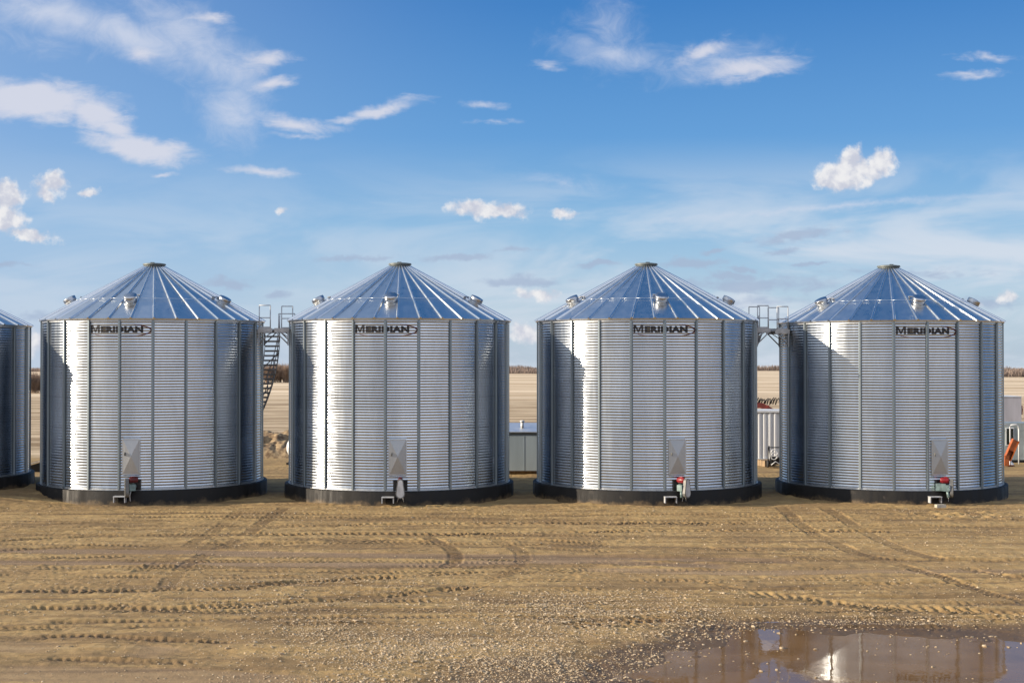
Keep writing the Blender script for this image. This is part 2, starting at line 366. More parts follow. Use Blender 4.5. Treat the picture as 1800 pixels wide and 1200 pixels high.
def ground_mat():
    m, N, p = new_mat('yard_and_field')
    co = N.n('ShaderNodeTexCoord').outputs['Object']
    s = N.n('ShaderNodeSeparateXYZ'); N.l(co, s.inputs[0])
    def attr(nm): a = N.n('ShaderNodeAttribute', attribute_name=nm); return a.outputs['Fac']
    wet, packed = attr('wet'), attr('packed')
    # yard dirt
    n1 = N.noise(co, 0.35, 6, 0.6).outputs['Fac']; n2 = N.noise(co, 3.0, 6, 0.65).outputs['Fac']; n3 = N.noise(co, 22.0, 4, 0.7).outputs['Fac']
    nst = N.noise(N.mapping(co, scl=(0.10, 1.2, 1)), 1.0, 6, 0.6).outputs['Fac']
    dirt = N.mix(N.mapr(n2, 0.3, 0.7), (0.285, 0.186, 0.076), (0.41, 0.285, 0.128))
    dirt = N.mix(N.mapr(n1, 0.42, 0.68, 0, 0.7), dirt, (0.215, 0.140, 0.066))
    dirt = N.mix(N.mapr(nst, 0.48, 0.64, 0, 0.8), dirt, (0.180, 0.118, 0.058))
    dirt = N.mix(N.mapr(nst, 0.30, 0.45, 0.35, 0), dirt, (0.43, 0.315, 0.165))
    nt = N.noise(N.mapping(co, scl=(0.05, 2.4, 1)), 1.6, 7, 0.66).outputs['Fac']
    dirt = N.mix(N.mapr(nt, 0.52, 0.66, 0, 0.55), dirt, (0.155, 0.100, 0.050))
    dirt = N.mix(N.mapr(n3, 0.55, 0.8, 0, 0.5), dirt, (0.54, 0.42, 0.27))
    dirt = N.mix(N.m('MULTIPLY', N.mapr(n3, 0.42, 0.27), 0.5), dirt, (0.13, 0.083, 0.043))
    pk = N.mix(N.mapr(nst, 0.35, 0.65), (0.29, 0.205, 0.132), (0.19, 0.132, 0.084))
    dirt = N.mix(N.m('MULTIPLY', packed, 0.85), dirt, pk)
    wetc = N.mix(N.mapr(n2, 0.3, 0.7), (0.085, 0.052, 0.026), (0.130, 0.083, 0.043))
    wv = N.m('MULTIPLY', wet, N.m('MULTIPLY_ADD', n2, 0.5, 0.72), clamp=True)
    dirt = N.mix(wv, dirt, wetc)
    # rough ground behind the bins and stubble beyond
    nb = N.noise(N.mapping(co, scl=(0.012, 0.09, 1)), 1.0, 7, 0.62, 0.6).outputs['Fac']
    nb2 = N.noise(N.mapping(co, scl=(0.06, 0.35, 1)), 1.0, 7, 0.7).outputs['Fac']
    scruff = N.mix(N.mapr(nb2, 0.38, 0.62), (0.22, 0.15, 0.08), (0.56, 0.44, 0.29))
    field = N.mix(N.mapr(nb, 0.40, 0.62), (0.70, 0.57, 0.40), (0.44, 0.325, 0.20))
    field = N.mix(N.mapr(nb2, 0.6, 0.8, 0, 0.3), field, (0.27, 0.20, 0.13))
    yj = N.m('ADD', s.outputs[1], N.m('MULTIPLY', N.m('SUBTRACT', nb2, 0.5), 40.0))
    yk = N.m('ADD', s.outputs[1], N.m('MULTIPLY', N.m('SUBTRACT', n1, 0.5), 12.0))
    far = N.mix(N.mapr(yj, 140, 215), scruff, field)
    col = N.mix(N.mapr(yk, 71, 77), dirt, far)
    col = N.mix(N.mapr(yk, -30, -60), col, N.mix(nb2, (0.30, 0.22, 0.13), (0.46, 0.36, 0.23)))
    N.l(col, p.inputs['Base Color'])
    N.l(N.mapr(wv, 0, 1, 0.95, 0.5), p.inputs['Roughness'])
    p.inputs['Specular IOR Level'].default_value = 0.25
    b = N.n('ShaderNodeBump'); b.inputs['Strength'].default_value = 0.9; b.inputs['Distance'].default_value = 0.02
    hb = N.m('ADD', N.m('MULTIPLY', N.noise(co, 30, 5, 0.7).outputs['Fac'], 0.8), N.noise(co, 7, 4, 0.6).outputs['Fac'])
    N.l(hb, b.inputs['Height']); N.l(b.outputs[0], p.inputs['Normal'])
    return m
M_ground = ground_mat()
def stone_mat():
    m, N, p = new_mat('pale_stones')
    co = N.n('ShaderNodeTexCoord').outputs['Object']
    f = N.noise(co, 11.0, 2, 0.5).outputs['Fac']; f2 = N.noise(co, 3.0, 3, 0.5).outputs['Fac']
    c = N.mix(N.mapr(f, 0.3, 0.7), (0.24, 0.17, 0.095), (0.50, 0.40, 0.27))
    c = N.mix(N.mapr(f2, 0.5, 0.7, 0, 0.5), c, (0.33, 0.24, 0.15))
    N.l(c, p.inputs['Base Color']); p.inputs['Roughness'].default_value = 0.85
    return m
M_stone = stone_mat()
def water_mat():
    m, N, p = new_mat('muddy_water')
    co = N.n('ShaderNodeTexCoord').outputs['Object']
    f = N.noise(co, 0.9, 4, 0.55).outputs['Fac']
    N.l(N.mix(N.mapr(f, 0.35, 0.65), (0.145, 0.082, 0.036), (0.19, 0.110, 0.050)), p.inputs['Base Color'])
    p.inputs['Roughness'].default_value = 0.02; p.inputs['IOR'].default_value = 1.25
    b = N.n('ShaderNodeBump'); b.inputs['Strength'].default_value = 0.25; b.inputs['Distance'].default_value = 0.004
    N.l(N.noise(N.mapping(co, scl=(1, 0.5, 1)), 5.0, 3, 0.5).outputs['Fac'], b.inputs['Height']); N.l(b.outputs[0], p.inputs['Normal'])
    return m
M_water = water_mat()

# ------------------------------------------------------------------ ground
rng = np.random.default_rng(7)
def vnoise(x, y, scale, seed):
    x = x / scale; y = y / scale
    xi = np.floor(x).astype(np.int64); yi = np.floor(y).astype(np.int64)
    fx = x - xi; fy = y - yi; fx = fx * fx * (3 - 2 * fx); fy = fy * fy * (3 - 2 * fy)
    def h(a, b):
        n = (a * 374761393 + b * 668265263 + seed * 974634541) & 0xFFFFFFFF
        n = ((n ^ (n >> 13)) * 1274126177) & 0xFFFFFFFF
        return ((n ^ (n >> 16)) & 0xFFFF) / 65535.0
    a = h(xi, yi); b = h(xi + 1, yi); c_ = h(xi, yi + 1); d = h(xi + 1, yi + 1)
    return (a * (1 - fx) + b * fx) * (1 - fy) + (c_ * (1 - fx) + d * fx) * fy - 0.5
def sstep(v, a, b):
    t = np.clip((v - a) / (b - a), 0, 1); return t * t * (3 - 2 * t)

XD, YD0, YD1 = 20.5, 20.5, 51.0
def grow(start, first, ratio, end):
    o = []; v = start; st_ = first
    while v < end: v += st_; o.append(v); st_ *= ratio
    return np.array(o)
gx = np.arange(-XD, XD + 1e-6, 0.036); ox = grow(gx[-1], 0.2, 1.16, 9000)
gx = np.concatenate([-ox[::-1], gx, ox])
gy = np.arange(YD0, YD1, 0.05)
gy = np.concatenate([YD0 - grow(0, 0.12, 1.14, 6000)[::-1], gy, gy[-1] + grow(0, 0.15, 1.012, 60), ])
gy = np.concatenate([gy, grow(gy[-1], 1.2, 1.10, 9000)])
X, Y = np.meshgrid(gx, gy); X = X.ravel(); Y = Y.ravel(); NX, NY = len(gx), len(gy)
near = (np.abs(X) < XD + 15) & (Y > YD0 - 3) & (Y < 80)
Z = np.zeros_like(X); WET = np.zeros_like(X); PACK = np.zeros_like(X)
dist = np.sqrt(X ** 2 + Y ** 2)
Z -= np.maximum(0, dist - 480) * 0.0078
xs, ys = X[near], Y[near]
zz = 0.045 * vnoise(xs, ys, 3.1, 1) + 0.035 * vnoise(xs, ys * 1.6, 1.1, 2) + 0.024 * vnoise(xs, ys, 0.42, 3) + 0.020 * vnoise(xs, ys, 0.17, 4) + 0.018 * vnoise(xs, ys, 0.085, 5) * (0.5 + sstep(vnoise(xs, ys, 1.6, 9), -0.2, 0.3))
# long scraped ridges along the yard
zz += 0.030 * vnoise(xs * 0.12, ys, 0.55, 6) + 0.022 * vnoise(xs * 0.2, ys, 0.22, 8)
wet = np.zeros_like(zz); pack = np.zeros_like(zz); flat_ = np.zeros_like(zz); rough0 = zz.copy()

def smooth_path(pts, step=0.12):
    P = np.array(pts, float); P = np.vstack([2 * P[0] - P[1], P, 2 * P[-1] - P[-2]]); out = []
    for i in range(1, len(P) - 2):
        p0, p1, p2, p3 = P[i - 1:i + 3]; n = max(2, int(np.linalg.norm(p2 - p1) / step))
        t = np.linspace(0, 1, n, endpoint=False)[:, None]
        out.append(0.5 * (2 * p1 + (p2 - p0) * t + (2 * p0 - 5 * p1 + 4 * p2 - p3) * t ** 2 + (3 * p1 - p0 - 3 * p2 + p3) * t ** 3))
    return np.vstack(out + [P[-2][None]])
def track(pix, width, depth, lug=0.0, pitch=0.3, chev=0.0, wetness=0.0, pk=0.0, patch=0.0, seed=0, ridge=0.006):
    """a wheel track pressed into the dirt: depth, lug imprints, damp bottom"""
    pts = smooth_path([gp(*q) for q in pix])
    lo = pts.min(0) - width; hi = pts.max(0) + width
    if np.all(np.diff(pts[:, 0]) > 0) and np.ptp(pts[:, 1]) < 0.35 * np.ptp(pts[:, 0]):
        sel = np.where((xs > lo[0]) & (xs < hi[0]) & (np.abs(ys - np.interp(xs, pts[:, 0], pts[:, 1])) < width * 1.3))[0]
    else: sel = np.where((xs > lo[0]) & (xs < hi[0]) & (ys > lo[1]) & (ys < hi[1]))[0]
    if not len(sel): return
    seg = np.diff(pts, axis=0); L = np.linalg.norm(seg, axis=1) + 1e-9; T = np.concatenate([[0], np.cumsum(L)])
    for ch in np.array_split(sel, max(1, len(sel) * len(pts) // 6000000 + 1)):
        q = np.stack([xs[ch], ys[ch]], 1)
        d2 = ((q[:, None, :] - pts[None, :, :]) ** 2).sum(2); k = d2.argmin(1)
        kk = np.clip(k, 0, len(seg) - 1); tn = seg[kk] / L[kk][:, None]
        r = q - pts[kk]; t = T[kk] + (r * tn).sum(1); s_ = r[:, 0] * tn[:, 1] - r[:, 1] * tn[:, 0]
        inside = (k > 0) & (k < len(pts) - 1)
        w = width / 2; a = np.abs(s_)
        fade = np.ones(len(ch)) if patch <= 0 else sstep(vnoise(t, t * 0 + seed, 1.3, 40 + seed) + 0.5, patch - 0.2, patch + 0.25)
        endf = sstep(np.minimum(t, T[-1] - t), 0, 0.8)
        m = (1 - sstep(a, w * 0.8, w)) * fade * endf * inside
        dz_ = -depth * m + ridge * np.exp(-((a - w * 1.08) / (w * 0.22)) ** 2) * fade * endf * inside
        if lug:
            ph = t / pitch + chev * a / w + 0.5 * (s_ > 0) + 0.9 * vnoise(t, s_, 0.9, 50 + seed)
            pat = np.abs((ph % 1) - 0.5) * 2
            dz_ += lug * (sstep(pat, 0.35, 0.65) - 0.5) * m * np.clip(0.9 + 1.7 * vnoise(t, s_, 0.45, 60 + seed), 0.1, 1.6)
        zz[ch] += dz_
        wet[ch] = np.maximum(wet[ch], wetness * m * (0.75 + 0.5 * vnoise(t, s_, 0.35, 80 + seed)))
        pack[ch] = np.maximum(pack[ch], pk * m); flat_[ch] = np.maximum(flat_[ch], 0.75 * m)

# the compacted roadway along the row
# older traffic along the row, in pairs
tr = random.Random(21)
for i_ in range(17):
    ya = 896 + 190 * ((i_ + tr.random()) / 17) ** 1.25; yb = ya + tr.uniform(-16, 16); ym = (ya + yb) / 2 + tr.uniform(-9, 9)
    x0_, x1_ = tr.choice([(-60, 1860), (-60, 1100), (500, 1860), (200, 1500)])
    w_ = tr.uniform(0.3, 0.5); dp_ = tr.uniform(0.012, 0.028); wt_ = tr.uniform(0.3, 0.75); lg_ = tr.choice([0, 0, 0, 0.012, 0.025]); pt_ = tr.uniform(0.05, 0.4)
    for k_ in (0, 1):
        gap = k_ * 1.75 * (ya - Y0) ** 2 / (HC * F)
        track([(x0_, ya + gap), ((2 * x0_ + x1_) / 3, ym + gap + tr.uniform(-3, 3)), ((x0_ + 2 * x1_) / 3, ym + gap + tr.uniform(-3, 3)), (x1_, yb + gap)], w_, dp_, lg_, 0.17, 0.5, wt_, patch=pt_, seed=200 + i_ * 2 + k_, ridge=0.008)
track([(-60, 966), (300, 968), (700, 975), (1100, 978), (1420, 985)], 1.05, 0.035, wetness=0.3, pk=1.0, seed=1)
track([(-60, 986), (300, 988), (700, 990), (1000, 985), (1300, 995)], 0.9, 0.03, wetness=0.15, pk=1.0, seed=2)
track([(-60, 961), (200, 962), (420, 964)], 0.22, 0.04, wetness=0.55, patch=0.5, seed=3)
track([(-60, 972), (160, 970), (400, 972), (520, 975)], 0.26, 0.05, 0.02, 0.3, wetness=0.75, patch=0.45, seed=4)
track([(-60, 988), (200, 988), (480, 991), (620, 993)], 0.16, 0.05, wetness=0.6, patch=0.35, seed=5)
track([(-60, 943), (120, 944), (260, 938), (340, 928)], 0.5, 0.03, 0.03, 0.3, 0.3, 0.3, patch=0.4, seed=6)
# lugged tractor tracks
track([(-60, 1037), (170, 1037), (320, 1037), (430, 1032), (500, 1024), (590, 1017), (700, 1011), (860, 1000)], 0.50, 0.05, 0.095, 0.20, 0.5, 0.75, patch=0.12, seed=7)
track([(20, 1068), (200, 1069), (340, 1068), (470, 1062), (590, 1053), (680, 1045), (770, 1035), (870, 1027)], 0.46, 0.05, 0.095, 0.20, 0.5, 0.7, patch=0.12, seed=8)
track([(450, 927), (600, 922), (760, 920), (900, 920), (1130, 918), (1330, 918)], 0.42, 0.045, 0.09, 0.24, 0.5, 0.65, patch=0.12, seed=9)
track([(450, 938), (620, 937), (760, 938), (900, 936), (1100, 933), (1350, 932), (1600, 933)], 0.42, 0.045, 0.09, 0.24, 0.5, 0.65, patch=0.12, seed=10)
track([(30, 1119), (150, 1117), (260, 1122), (430, 1129)], 0.34, 0.045, 0.06, 0.17, 0.4, 0.95, patch=0.2, seed=11)
track([(20, 1156), (140, 1157), (260, 1162), (370, 1163)], 0.34, 0.045, 0.06, 0.17, 0.4, 0.85, patch=0.4, seed=12)
track([(505, 886), (470, 912), (440, 935), (390, 962), (330, 990), (285, 1042)], 0.5, 0.012, 0.02, 0.22, 0.4, 0.75, patch=0.2, seed=13)
track([(432, 886), (395, 920), (330, 960), (240, 1010)], 0.45, 0.010, 0.02, 0.22, 0.4, 0.55, patch=0.3, seed=14)
track([(745, 940), (790, 962), (802, 980), (780, 998)], 0.45, 0.015, 0.03, 0.2, 0.4, 0.8, patch=0.15, seed=15)
track([(850, 940), (905, 962), (920, 980), (895, 1003), (850, 1020)], 0.45, 0.012, 0.03, 0.2, 0.4, 0.6, patch=0.2, seed=16)
# tracks at the right
track([(1372, 886), (1412, 925), (1470, 955), (1540, 978), (1660, 983), (1820, 982)], 0.5, 0.025, 0.02, 0.24, 0.4, 0.7, patch=0.15, seed=17)
track([(1446, 886), (1505, 925), (1570, 958), (1650, 980), (1760, 986), (1860, 988)], 0.5, 0.025, 0.02, 0.24, 0.4, 0.65, patch=0.15, seed=18)
track([(1560, 985), (1640, 1008), (1720, 1035), (1830, 1064)], 0.45, 0.03, 0.035, 0.22, 0.4, 0.7, patch=0.15, seed=19)
track([(1680, 994), (1760, 1010), (1850, 1030)], 0.45, 0.04, 0.03, 0.3, 0.4, 0.5, patch=0.3, seed=20)
track([(960, 974), (1150, 976), (1320, 981), (1560, 981), (1850, 982)], 0.30, 0.05, wetness=0.6, patch=0.35, seed=21)
track([(1285, 1011), (1350, 1011), (1430, 1013)], 0.3, 0.06, 0.03, 0.3, wetness=0.7, patch=0.15, seed=22)
track([(1470, 1024), (1600, 1023), (1850, 1016)], 0.3, 0.05, 0.05, 0.3, 0.4, 0.45, patch=0.3, seed=23)
track([(1060, 1020), (1200, 1018), (1320, 1031), (1480, 1032)], 0.25, 0.04, 0.02, 0.3, wetness=0.45, patch=0.35, seed=24)
track([(1290, 1040), (1400, 1048), (1500, 1062), (1620, 1068), (1850, 1081)], 0.75, 0.05, 0.075, 0.24, 0.9, 0.4, patch=0.25, seed=25)
track([(980, 1101), (1050, 1092), (1120, 1087), (1200, 1080)], 0.7, 0.05, 0.075, 0.22, 0.9, 0.55, patch=0.2, seed=26)
track([(1010, 1066), (1100, 1065), (1180, 1062)], 0.3, 0.04, 0.04, 0.3, 0.5, 0.4, patch=0.2, seed=27)
track([(900, 955), (1010, 950), (1120, 952), (1290, 965), (1390, 966)], 0.6, 0.03, 0.04, 0.28, 0.8, 0.2, patch=0.4, seed=28)
track([(560, 950), (720, 948), (840, 952)], 0.6, 0.02, 0.03, 0.28, 0.8, 0.15, patch=0.4, seed=29)
track([(985, 1140), (1000, 1170), (1030, 1210)], 0.28, 0.02, wetness=0.8, seed=30)
track([(1030, 1150), (1080, 1180), (1130, 1205)], 0.28, 0.02, wetness=0.6, seed=31)
track([(-60, 1180), (250, 1185), (560, 1200)], 1.4, 0.02, pk=0.6, patch=0.2, seed=32)
track([(-60, 1130), (200, 1140), (330, 1150)], 1.1, 0.02, pk=0.5, patch=0.3, seed=33)
track([(1000, 998), (1300, 1003), (1850, 1002)], 0.8, 0.02, pk=0.7, patch=0.3, seed=34)

zz -= flat_ * rough0
BINS = [((p_ - 900) / F * y_, y_, 4.46) for p_, y_ in ((-150, 54.0), (271, 54.4), (703, 54.2), (1136, 54.3), (1562.5, 54.8))]
# puddle basin
PUD = np.array([(2.0, 17.5), (2.05, 22.3), (2.35, 23.9), (3.3, 25.6), (4.6, 27.1), (5.6, 27.25), (6.8, 27.4), (8.2, 26.7), (9.8, 26.2), (12.0, 25.4), (13.5, 23.0), (13.0, 17.5)])
def sdpoly(x, y, P):
    d = np.full(x.shape, 1e9); sgn = np.ones(x.shape)
    for i in range(len(P)):
        a = P[i]; b = P[i - 1]; ex, ey = b - a; wx, wy = x - a[0], y - a[1]
        t = np.clip((wx * ex + wy * ey) / (ex * ex + ey * ey), 0, 1)
        d = np.minimum(d, (wx - ex * t) ** 2 + (wy - ey * t) ** 2)
        c1 = y >= a[1]; c2 = y < b[1]; c3 = ex * wy > ey * wx
        sgn = np.where((c1 & c2 & c3) | (~c1 & ~c2 & ~c3), -sgn, sgn)
    return sgn * np.sqrt(d)
sd = sdpoly(xs, ys, PUD) + 0.9 * vnoise(xs, ys, 0.9, 90) + 0.5 * vnoise(xs, ys, 0.33, 91)
zz = zz * np.where(sd < 0.6, np.clip(0.35 + 0.65 * (sd / 0.6), 0.35, 1), 1)
zz += np.where(sd > 0, 0.0, np.maximum(sd * 0.10, -0.16)) - 0.055 * (1 - sstep(sd, -0.3, 2.4))
wet = np.maximum(wet, 1.0 * (1 - sstep(sd + 0.9 * vnoise(xs, ys, 1.3, 92), 0.5, 2.4)))
# damp ground left of the puddle
dl = np.hypot((xs - 1.2) / 2.6, (ys - 22.2) / 3.0) + 0.5 * vnoise(xs, ys, 1.2, 93)
wet = np.maximum(wet, 0.75 * (1 - sstep(dl, 0.7, 1.25)))
# clods pushed up at the foot of the right bin, trodden rim at the bins
cl = np.exp(-(((xs - 14.9) / 2.2) ** 2 + ((ys - 46.6) / 1.3) ** 2))
zz += cl * (0.22 * np.maximum(0, vnoise(xs, ys, 0.35, 94)) + 0.10 * vnoise(xs, ys, 0.16, 95)); wet = np.maximum(wet, cl * 0.7 * sstep(vnoise(xs, ys, 0.5, 96), -0.1, 0.2))
zz -= 0.06 * sstep(ys, 47.0, 49.0) * (1 - sstep(ys, 58.0, 61.0))
for (bx0, by0, br0) in BINS:
    dd_ = np.hypot(xs - bx0, ys - by0)
    zz += np.exp(-((dd_ - br0) / 0.30) ** 2) * np.clip(0.10 * vnoise(xs, ys, 0.7, 110) + 0.06 * vnoise(xs, ys, 0.2, 111), 0, 0.07)
# fade the fine relief in at the borders of the worked yard
fd = (1 - sstep(np.abs(xs), XD + 6, XD + 14)) * sstep(ys, YD0 - 2.6, YD0 + 0.3) * (1 - sstep(ys, 62, 78))
zz += 0.34 * (1 - sstep(np.hypot(xs + 23.1, ys - 54.0), 4.6, 8.5))
Z[near] += zz * fd; WET[near] = wet; PACK[near] = pack
idx = np.arange(NX * NY).reshape(NY, NX)
faces = np.stack([idx[:-1, :-1], idx[:-1, 1:], idx[1:, 1:], idx[1:, :-1]], -1).reshape(-1, 4)
gme = np_mesh('ground', np.stack([X, Y, Z], 1), faces, M_ground)
for nm, arr in (('wet', WET), ('packed', PACK)):
    a = gme.attributes.new(nm, 'FLOAT', 'POINT'); a.data.foreach_set('value', arr.astype(np.float32))
ground = obj('ground', gme); ground['kind'] = 'structure'

wm = MB(); wm.add([(1.7, 14, 0), (16, 14, 0), (16, 29, 0), (1.7, 29, 0)], [(0, 1, 2, 3)])
WATER_Z = -0.062
water = obj('water', wm.mesh('water', M_water), None, (0, 0, WATER_Z)); water['kind'] = 'structure'

def ground_z(x, y):
    j = np.clip(np.searchsorted(gx, x), 0, NX - 1); i = np.clip(np.searchsorted(gy, y), 0, NY - 1)
    return Z.reshape(NY, NX)[i, j]

# ------------------------------------------------------------------ gravel
def stones(name, P, size, mat, flat=0.6):
    """one mesh of many small angular stones"""
    t = (1 + 5 ** 0.5) / 2
    iv = np.array([(-1, t, 0), (1, t, 0), (-1, -t, 0), (1, -t, 0), (0, -1, t), (0, 1, t), (0, -1, -t), (0, 1, -t), (t, 0, -1), (t, 0, 1), (-t, 0, -1), (-t, 0, 1)]) / 1.9
    fv = np.array([(0, 11, 5), (0, 5, 1), (0, 1, 7), (0, 7, 10), (0, 10, 11), (1, 5, 9), (5, 11, 4), (11, 10, 2), (10, 7, 6), (7, 1, 8), (3, 9, 4), (3, 4, 2), (3, 2, 6), (3, 6, 8), (3, 8, 9), (4, 9, 5), (2, 4, 11), (6, 2, 10), (8, 6, 7), (9, 8, 1)])
    n = len(P); V = iv[None] * rng.uniform(0.65, 1.25, (n, 12, 1)) * size[:, None, None]
    V = V * np.stack([rng.uniform(0.8, 1.5, n), rng.uniform(0.7, 1.1, n), rng.uniform(flat * 0.7, flat * 1.3, n)], 1)[:, None, :]
    a = rng.uniform(0, 6.283, n); ca, sa = np.cos(a)[:, None], np.sin(a)[:, None]
    V = np.stack([V[..., 0] * ca - V[..., 1] * sa, V[..., 0] * sa + V[..., 1] * ca, V[..., 2]], -1) + P[:, None, :]
    Fc = (fv[None] + (np.arange(n) * 12)[:, None, None]).reshape(-1, 3)
    return np_mesh(name, V.reshape(-1, 3), Fc, mat, smooth=False)
def scatter(n, x0, x1, y0, y1, dens):
    x = rng.uniform(x0, x1, n); y = rng.uniform(y0, y1, n)
    k = rng.uniform(0, 1, n) < dens(x, y)
    return x[k], y[k]
GB = [(-1.4, 25.5, 2.2, 2.2, 1), (-3.3, 27.0, 1.8, 1.6, .55), (1.0, 27.6, 2.4, 1.5, 1), (1.6, 29.3, 2.8, 1.2, .9), (0.2, 24.0, 1.8, 1.6, 1), (3.6, 27.8, 1.8, .7, .8), (3.4, 29.3, 2.4, .8, .6),
      (-5.0, 30.0, 2.5, 1.2, .30), (6.5, 28.0, 3.4, .5, .6), (2.2, 24.6, 1.0, 1.6, .7), (-2.0, 22.5, 2.4, 1.2, .5), (-9.5, 36, 3, 2, .18), (2.5, 30.8, 2.5, .7, .5), (-4.5, 32.5, 3.5, 1.0, .2)]
def gdens(x, y):
    d = np.zeros_like(x)
    for (a, b, sx_, sy_, w) in GB: d = np.maximum(d, w * np.exp(-(((x - a) / sx_) ** 2 + ((y - b) / sy_) ** 2)))
    d *= 0.35 + 1.5 * np.clip(vnoise(x, y, 0.8, 101) + 0.45, 0, 1) * np.clip(vnoise(x, y, 2.5, 102) + 0.75, 0, 1.2)
    d *= 0.25 + 0.75 * sstep(sdpoly(x, y, PUD), -0.6, 0.4)
    return d + 0.012
ax, ay = scatter(210000, -9, 11, 20.6, 34, gdens)
bx_, by_ = scatter(70000, -19, 19, 28, 49.5, lambda x, y: 0.15 + 0.5 * np.clip(vnoise(x * 0.4, y, 1.5, 103) + 0.1, 0, 1))
px_ = np.concatenate([ax, bx_]); py_ = np.concatenate([ay, by_])
sz = np.clip(rng.lognormal(math.log(0.0115), 0.45, len(px_)), 0.007, 0.045)
gz = ground_z(px_, py_)
keep = gz + sz * 0.5 > WATER_Z - 0.004
P = np.stack([px_, py_, gz + sz * 0.12], 1)[keep]
gravel = obj('gravel', stones('gravel', P, sz[keep], M_stone)); gravel['kind'] = 'stuff'
# stones and lumps standing out of the puddle
qx, qy = scatter(1700, 2.2, 10.5, 21.5, 27.6, lambda x, y: np.clip(0.06 + 1.1 * np.clip(vnoise(x, y, 1.1, 104) - 0.12, 0, 1) + 0.5 * (1 - sstep(-sdpoly(x, y, PUD), 0, 0.9)), 0, 1))
qs = np.clip(rng.lognormal(math.log(0.018), 0.4, len(qx)), 0.009, 0.05)
ps = obj('puddle_stones', stones('puddle_stones', np.stack([qx, qy, np.full(len(qx), WATER_Z) + qs * 0.1], 1), qs, M_stone)); ps['kind'] = 'stuff'
tag(gravel, 'pale gravel scattered over the tan dirt yard', 'gravel'); tag(ps, 'small stones standing out of the brown puddle', 'stones')

# ------------------------------------------------------------------ grain bins
RW, AMP, LAM = 4.27, 0.0090, 0.1016
ZB = 0.47; NCOR = 61; ZE = ZB + NCOR * LAM            # wall bottom and eave
RE, ZR, RC, ZC = 4.39, ZE + 0.015, 0.40, 8.80          # roof edge and collar
def cyl(r, phi, z): return Vector((r * math.sin(phi), -r * math.cos(phi), z))
def rwall(z): return RW + AMP * np.cos(2 * math.pi * (z - ZB) / LAM)
def bulge(phi, amps): 
    """sheets stand out a little between the stiffeners"""
    u = (np.asarray(phi) - ST0) / DST; k_ = np.floor(u).astype(int) % NST; f_ = u - np.floor(u)
    return amps[k_] * np.sin(math.pi * f_) ** 2
FLAT_AMPS = np.full(NST, 0.006)
SH = {}
def wall_mesh(seed):
    g = np.random.default_rng(seed); amps = np.clip(g.normal(0.007, 0.006, NST), -0.004, 0.018); amps[0] = amps[-1] = 0.006
    n = NST * 10; seg = 8
    zs_ = ZB + np.arange(NCOR * seg + 1) * LAM / seg
    ang = ST0 + np.arange(n) * 2 * math.pi / n
    dent = 0.0035 * (vnoise(np.repeat(ang[None] * 4.27, len(zs_), 0), np.repeat(zs_[:, None], n, 1), 1.1, seed) + 0.6 * vnoise(np.repeat(ang[None] * 4.27, len(zs_), 0), np.repeat(zs_[:, None], n, 1), 0.45, seed + 3))
    rr = rwall(zs_)[:, None] + bulge(ang, amps)[None] + dent
    V = np.stack([rr * np.sin(ang)[None], -rr * np.cos(ang)[None], np.repeat(zs_[:, None], n, 1)], -1).reshape(-1, 3)
    k = np.arange(len(zs_) * n).reshape(len(zs_), n); k2 = np.roll(k, -1, 1)
    return np_mesh('wall', V, np.stack([k[:-1], k2[:-1], k2[1:], k[1:]], -1).reshape(-1, 4), M_wall)
RV = 3.02; zv = ZR + (RE - RV) / (RE - RC) * (ZC - ZR)
def roof_mesh(seed):
    g = random.Random(seed)
    # roof: flat sheets between ribs, kinked a little at the lap line
    b = MB(); RV = 3.02; zv = ZR + (RE - RV) / (RE - RC) * (ZC - ZR)
    vs = []; fs = []
    for j in range(NRIB):
        for i_, (r, z) in enumerate(((RE, ZR), (RV, zv), (RC, ZC))): vs.append(cyl(r, RB0 + j * DRB, z + (g.uniform(-0.012, 0.012) if i_ else g.uniform(-0.004, 0.004))))
    for j in range(NRIB):
        j2 = (j + 1) % NRIB
        for i in (0, 1): fs.append((j * 3 + i, j2 * 3 + i, j2 * 3 + i + 1, j * 3 + i + 1))
    b.add(vs, fs)
    vs2 = []; fs2 = []                                  # turned-down drip edge
    for j in range(NRIB): vs2 += [cyl(RE, RB0 + j * DRB, ZR), cyl(RE - 0.01, RB0 + j * DRB, ZR - 0.045)]
    for j in range(NRIB): j2 = (j + 1) % NRIB; fs2.append((j * 2, j2 * 2, j2 * 2 + 1, j * 2 + 1))
    b.add(vs2, fs2); return b.mesh('roof', M_roof)
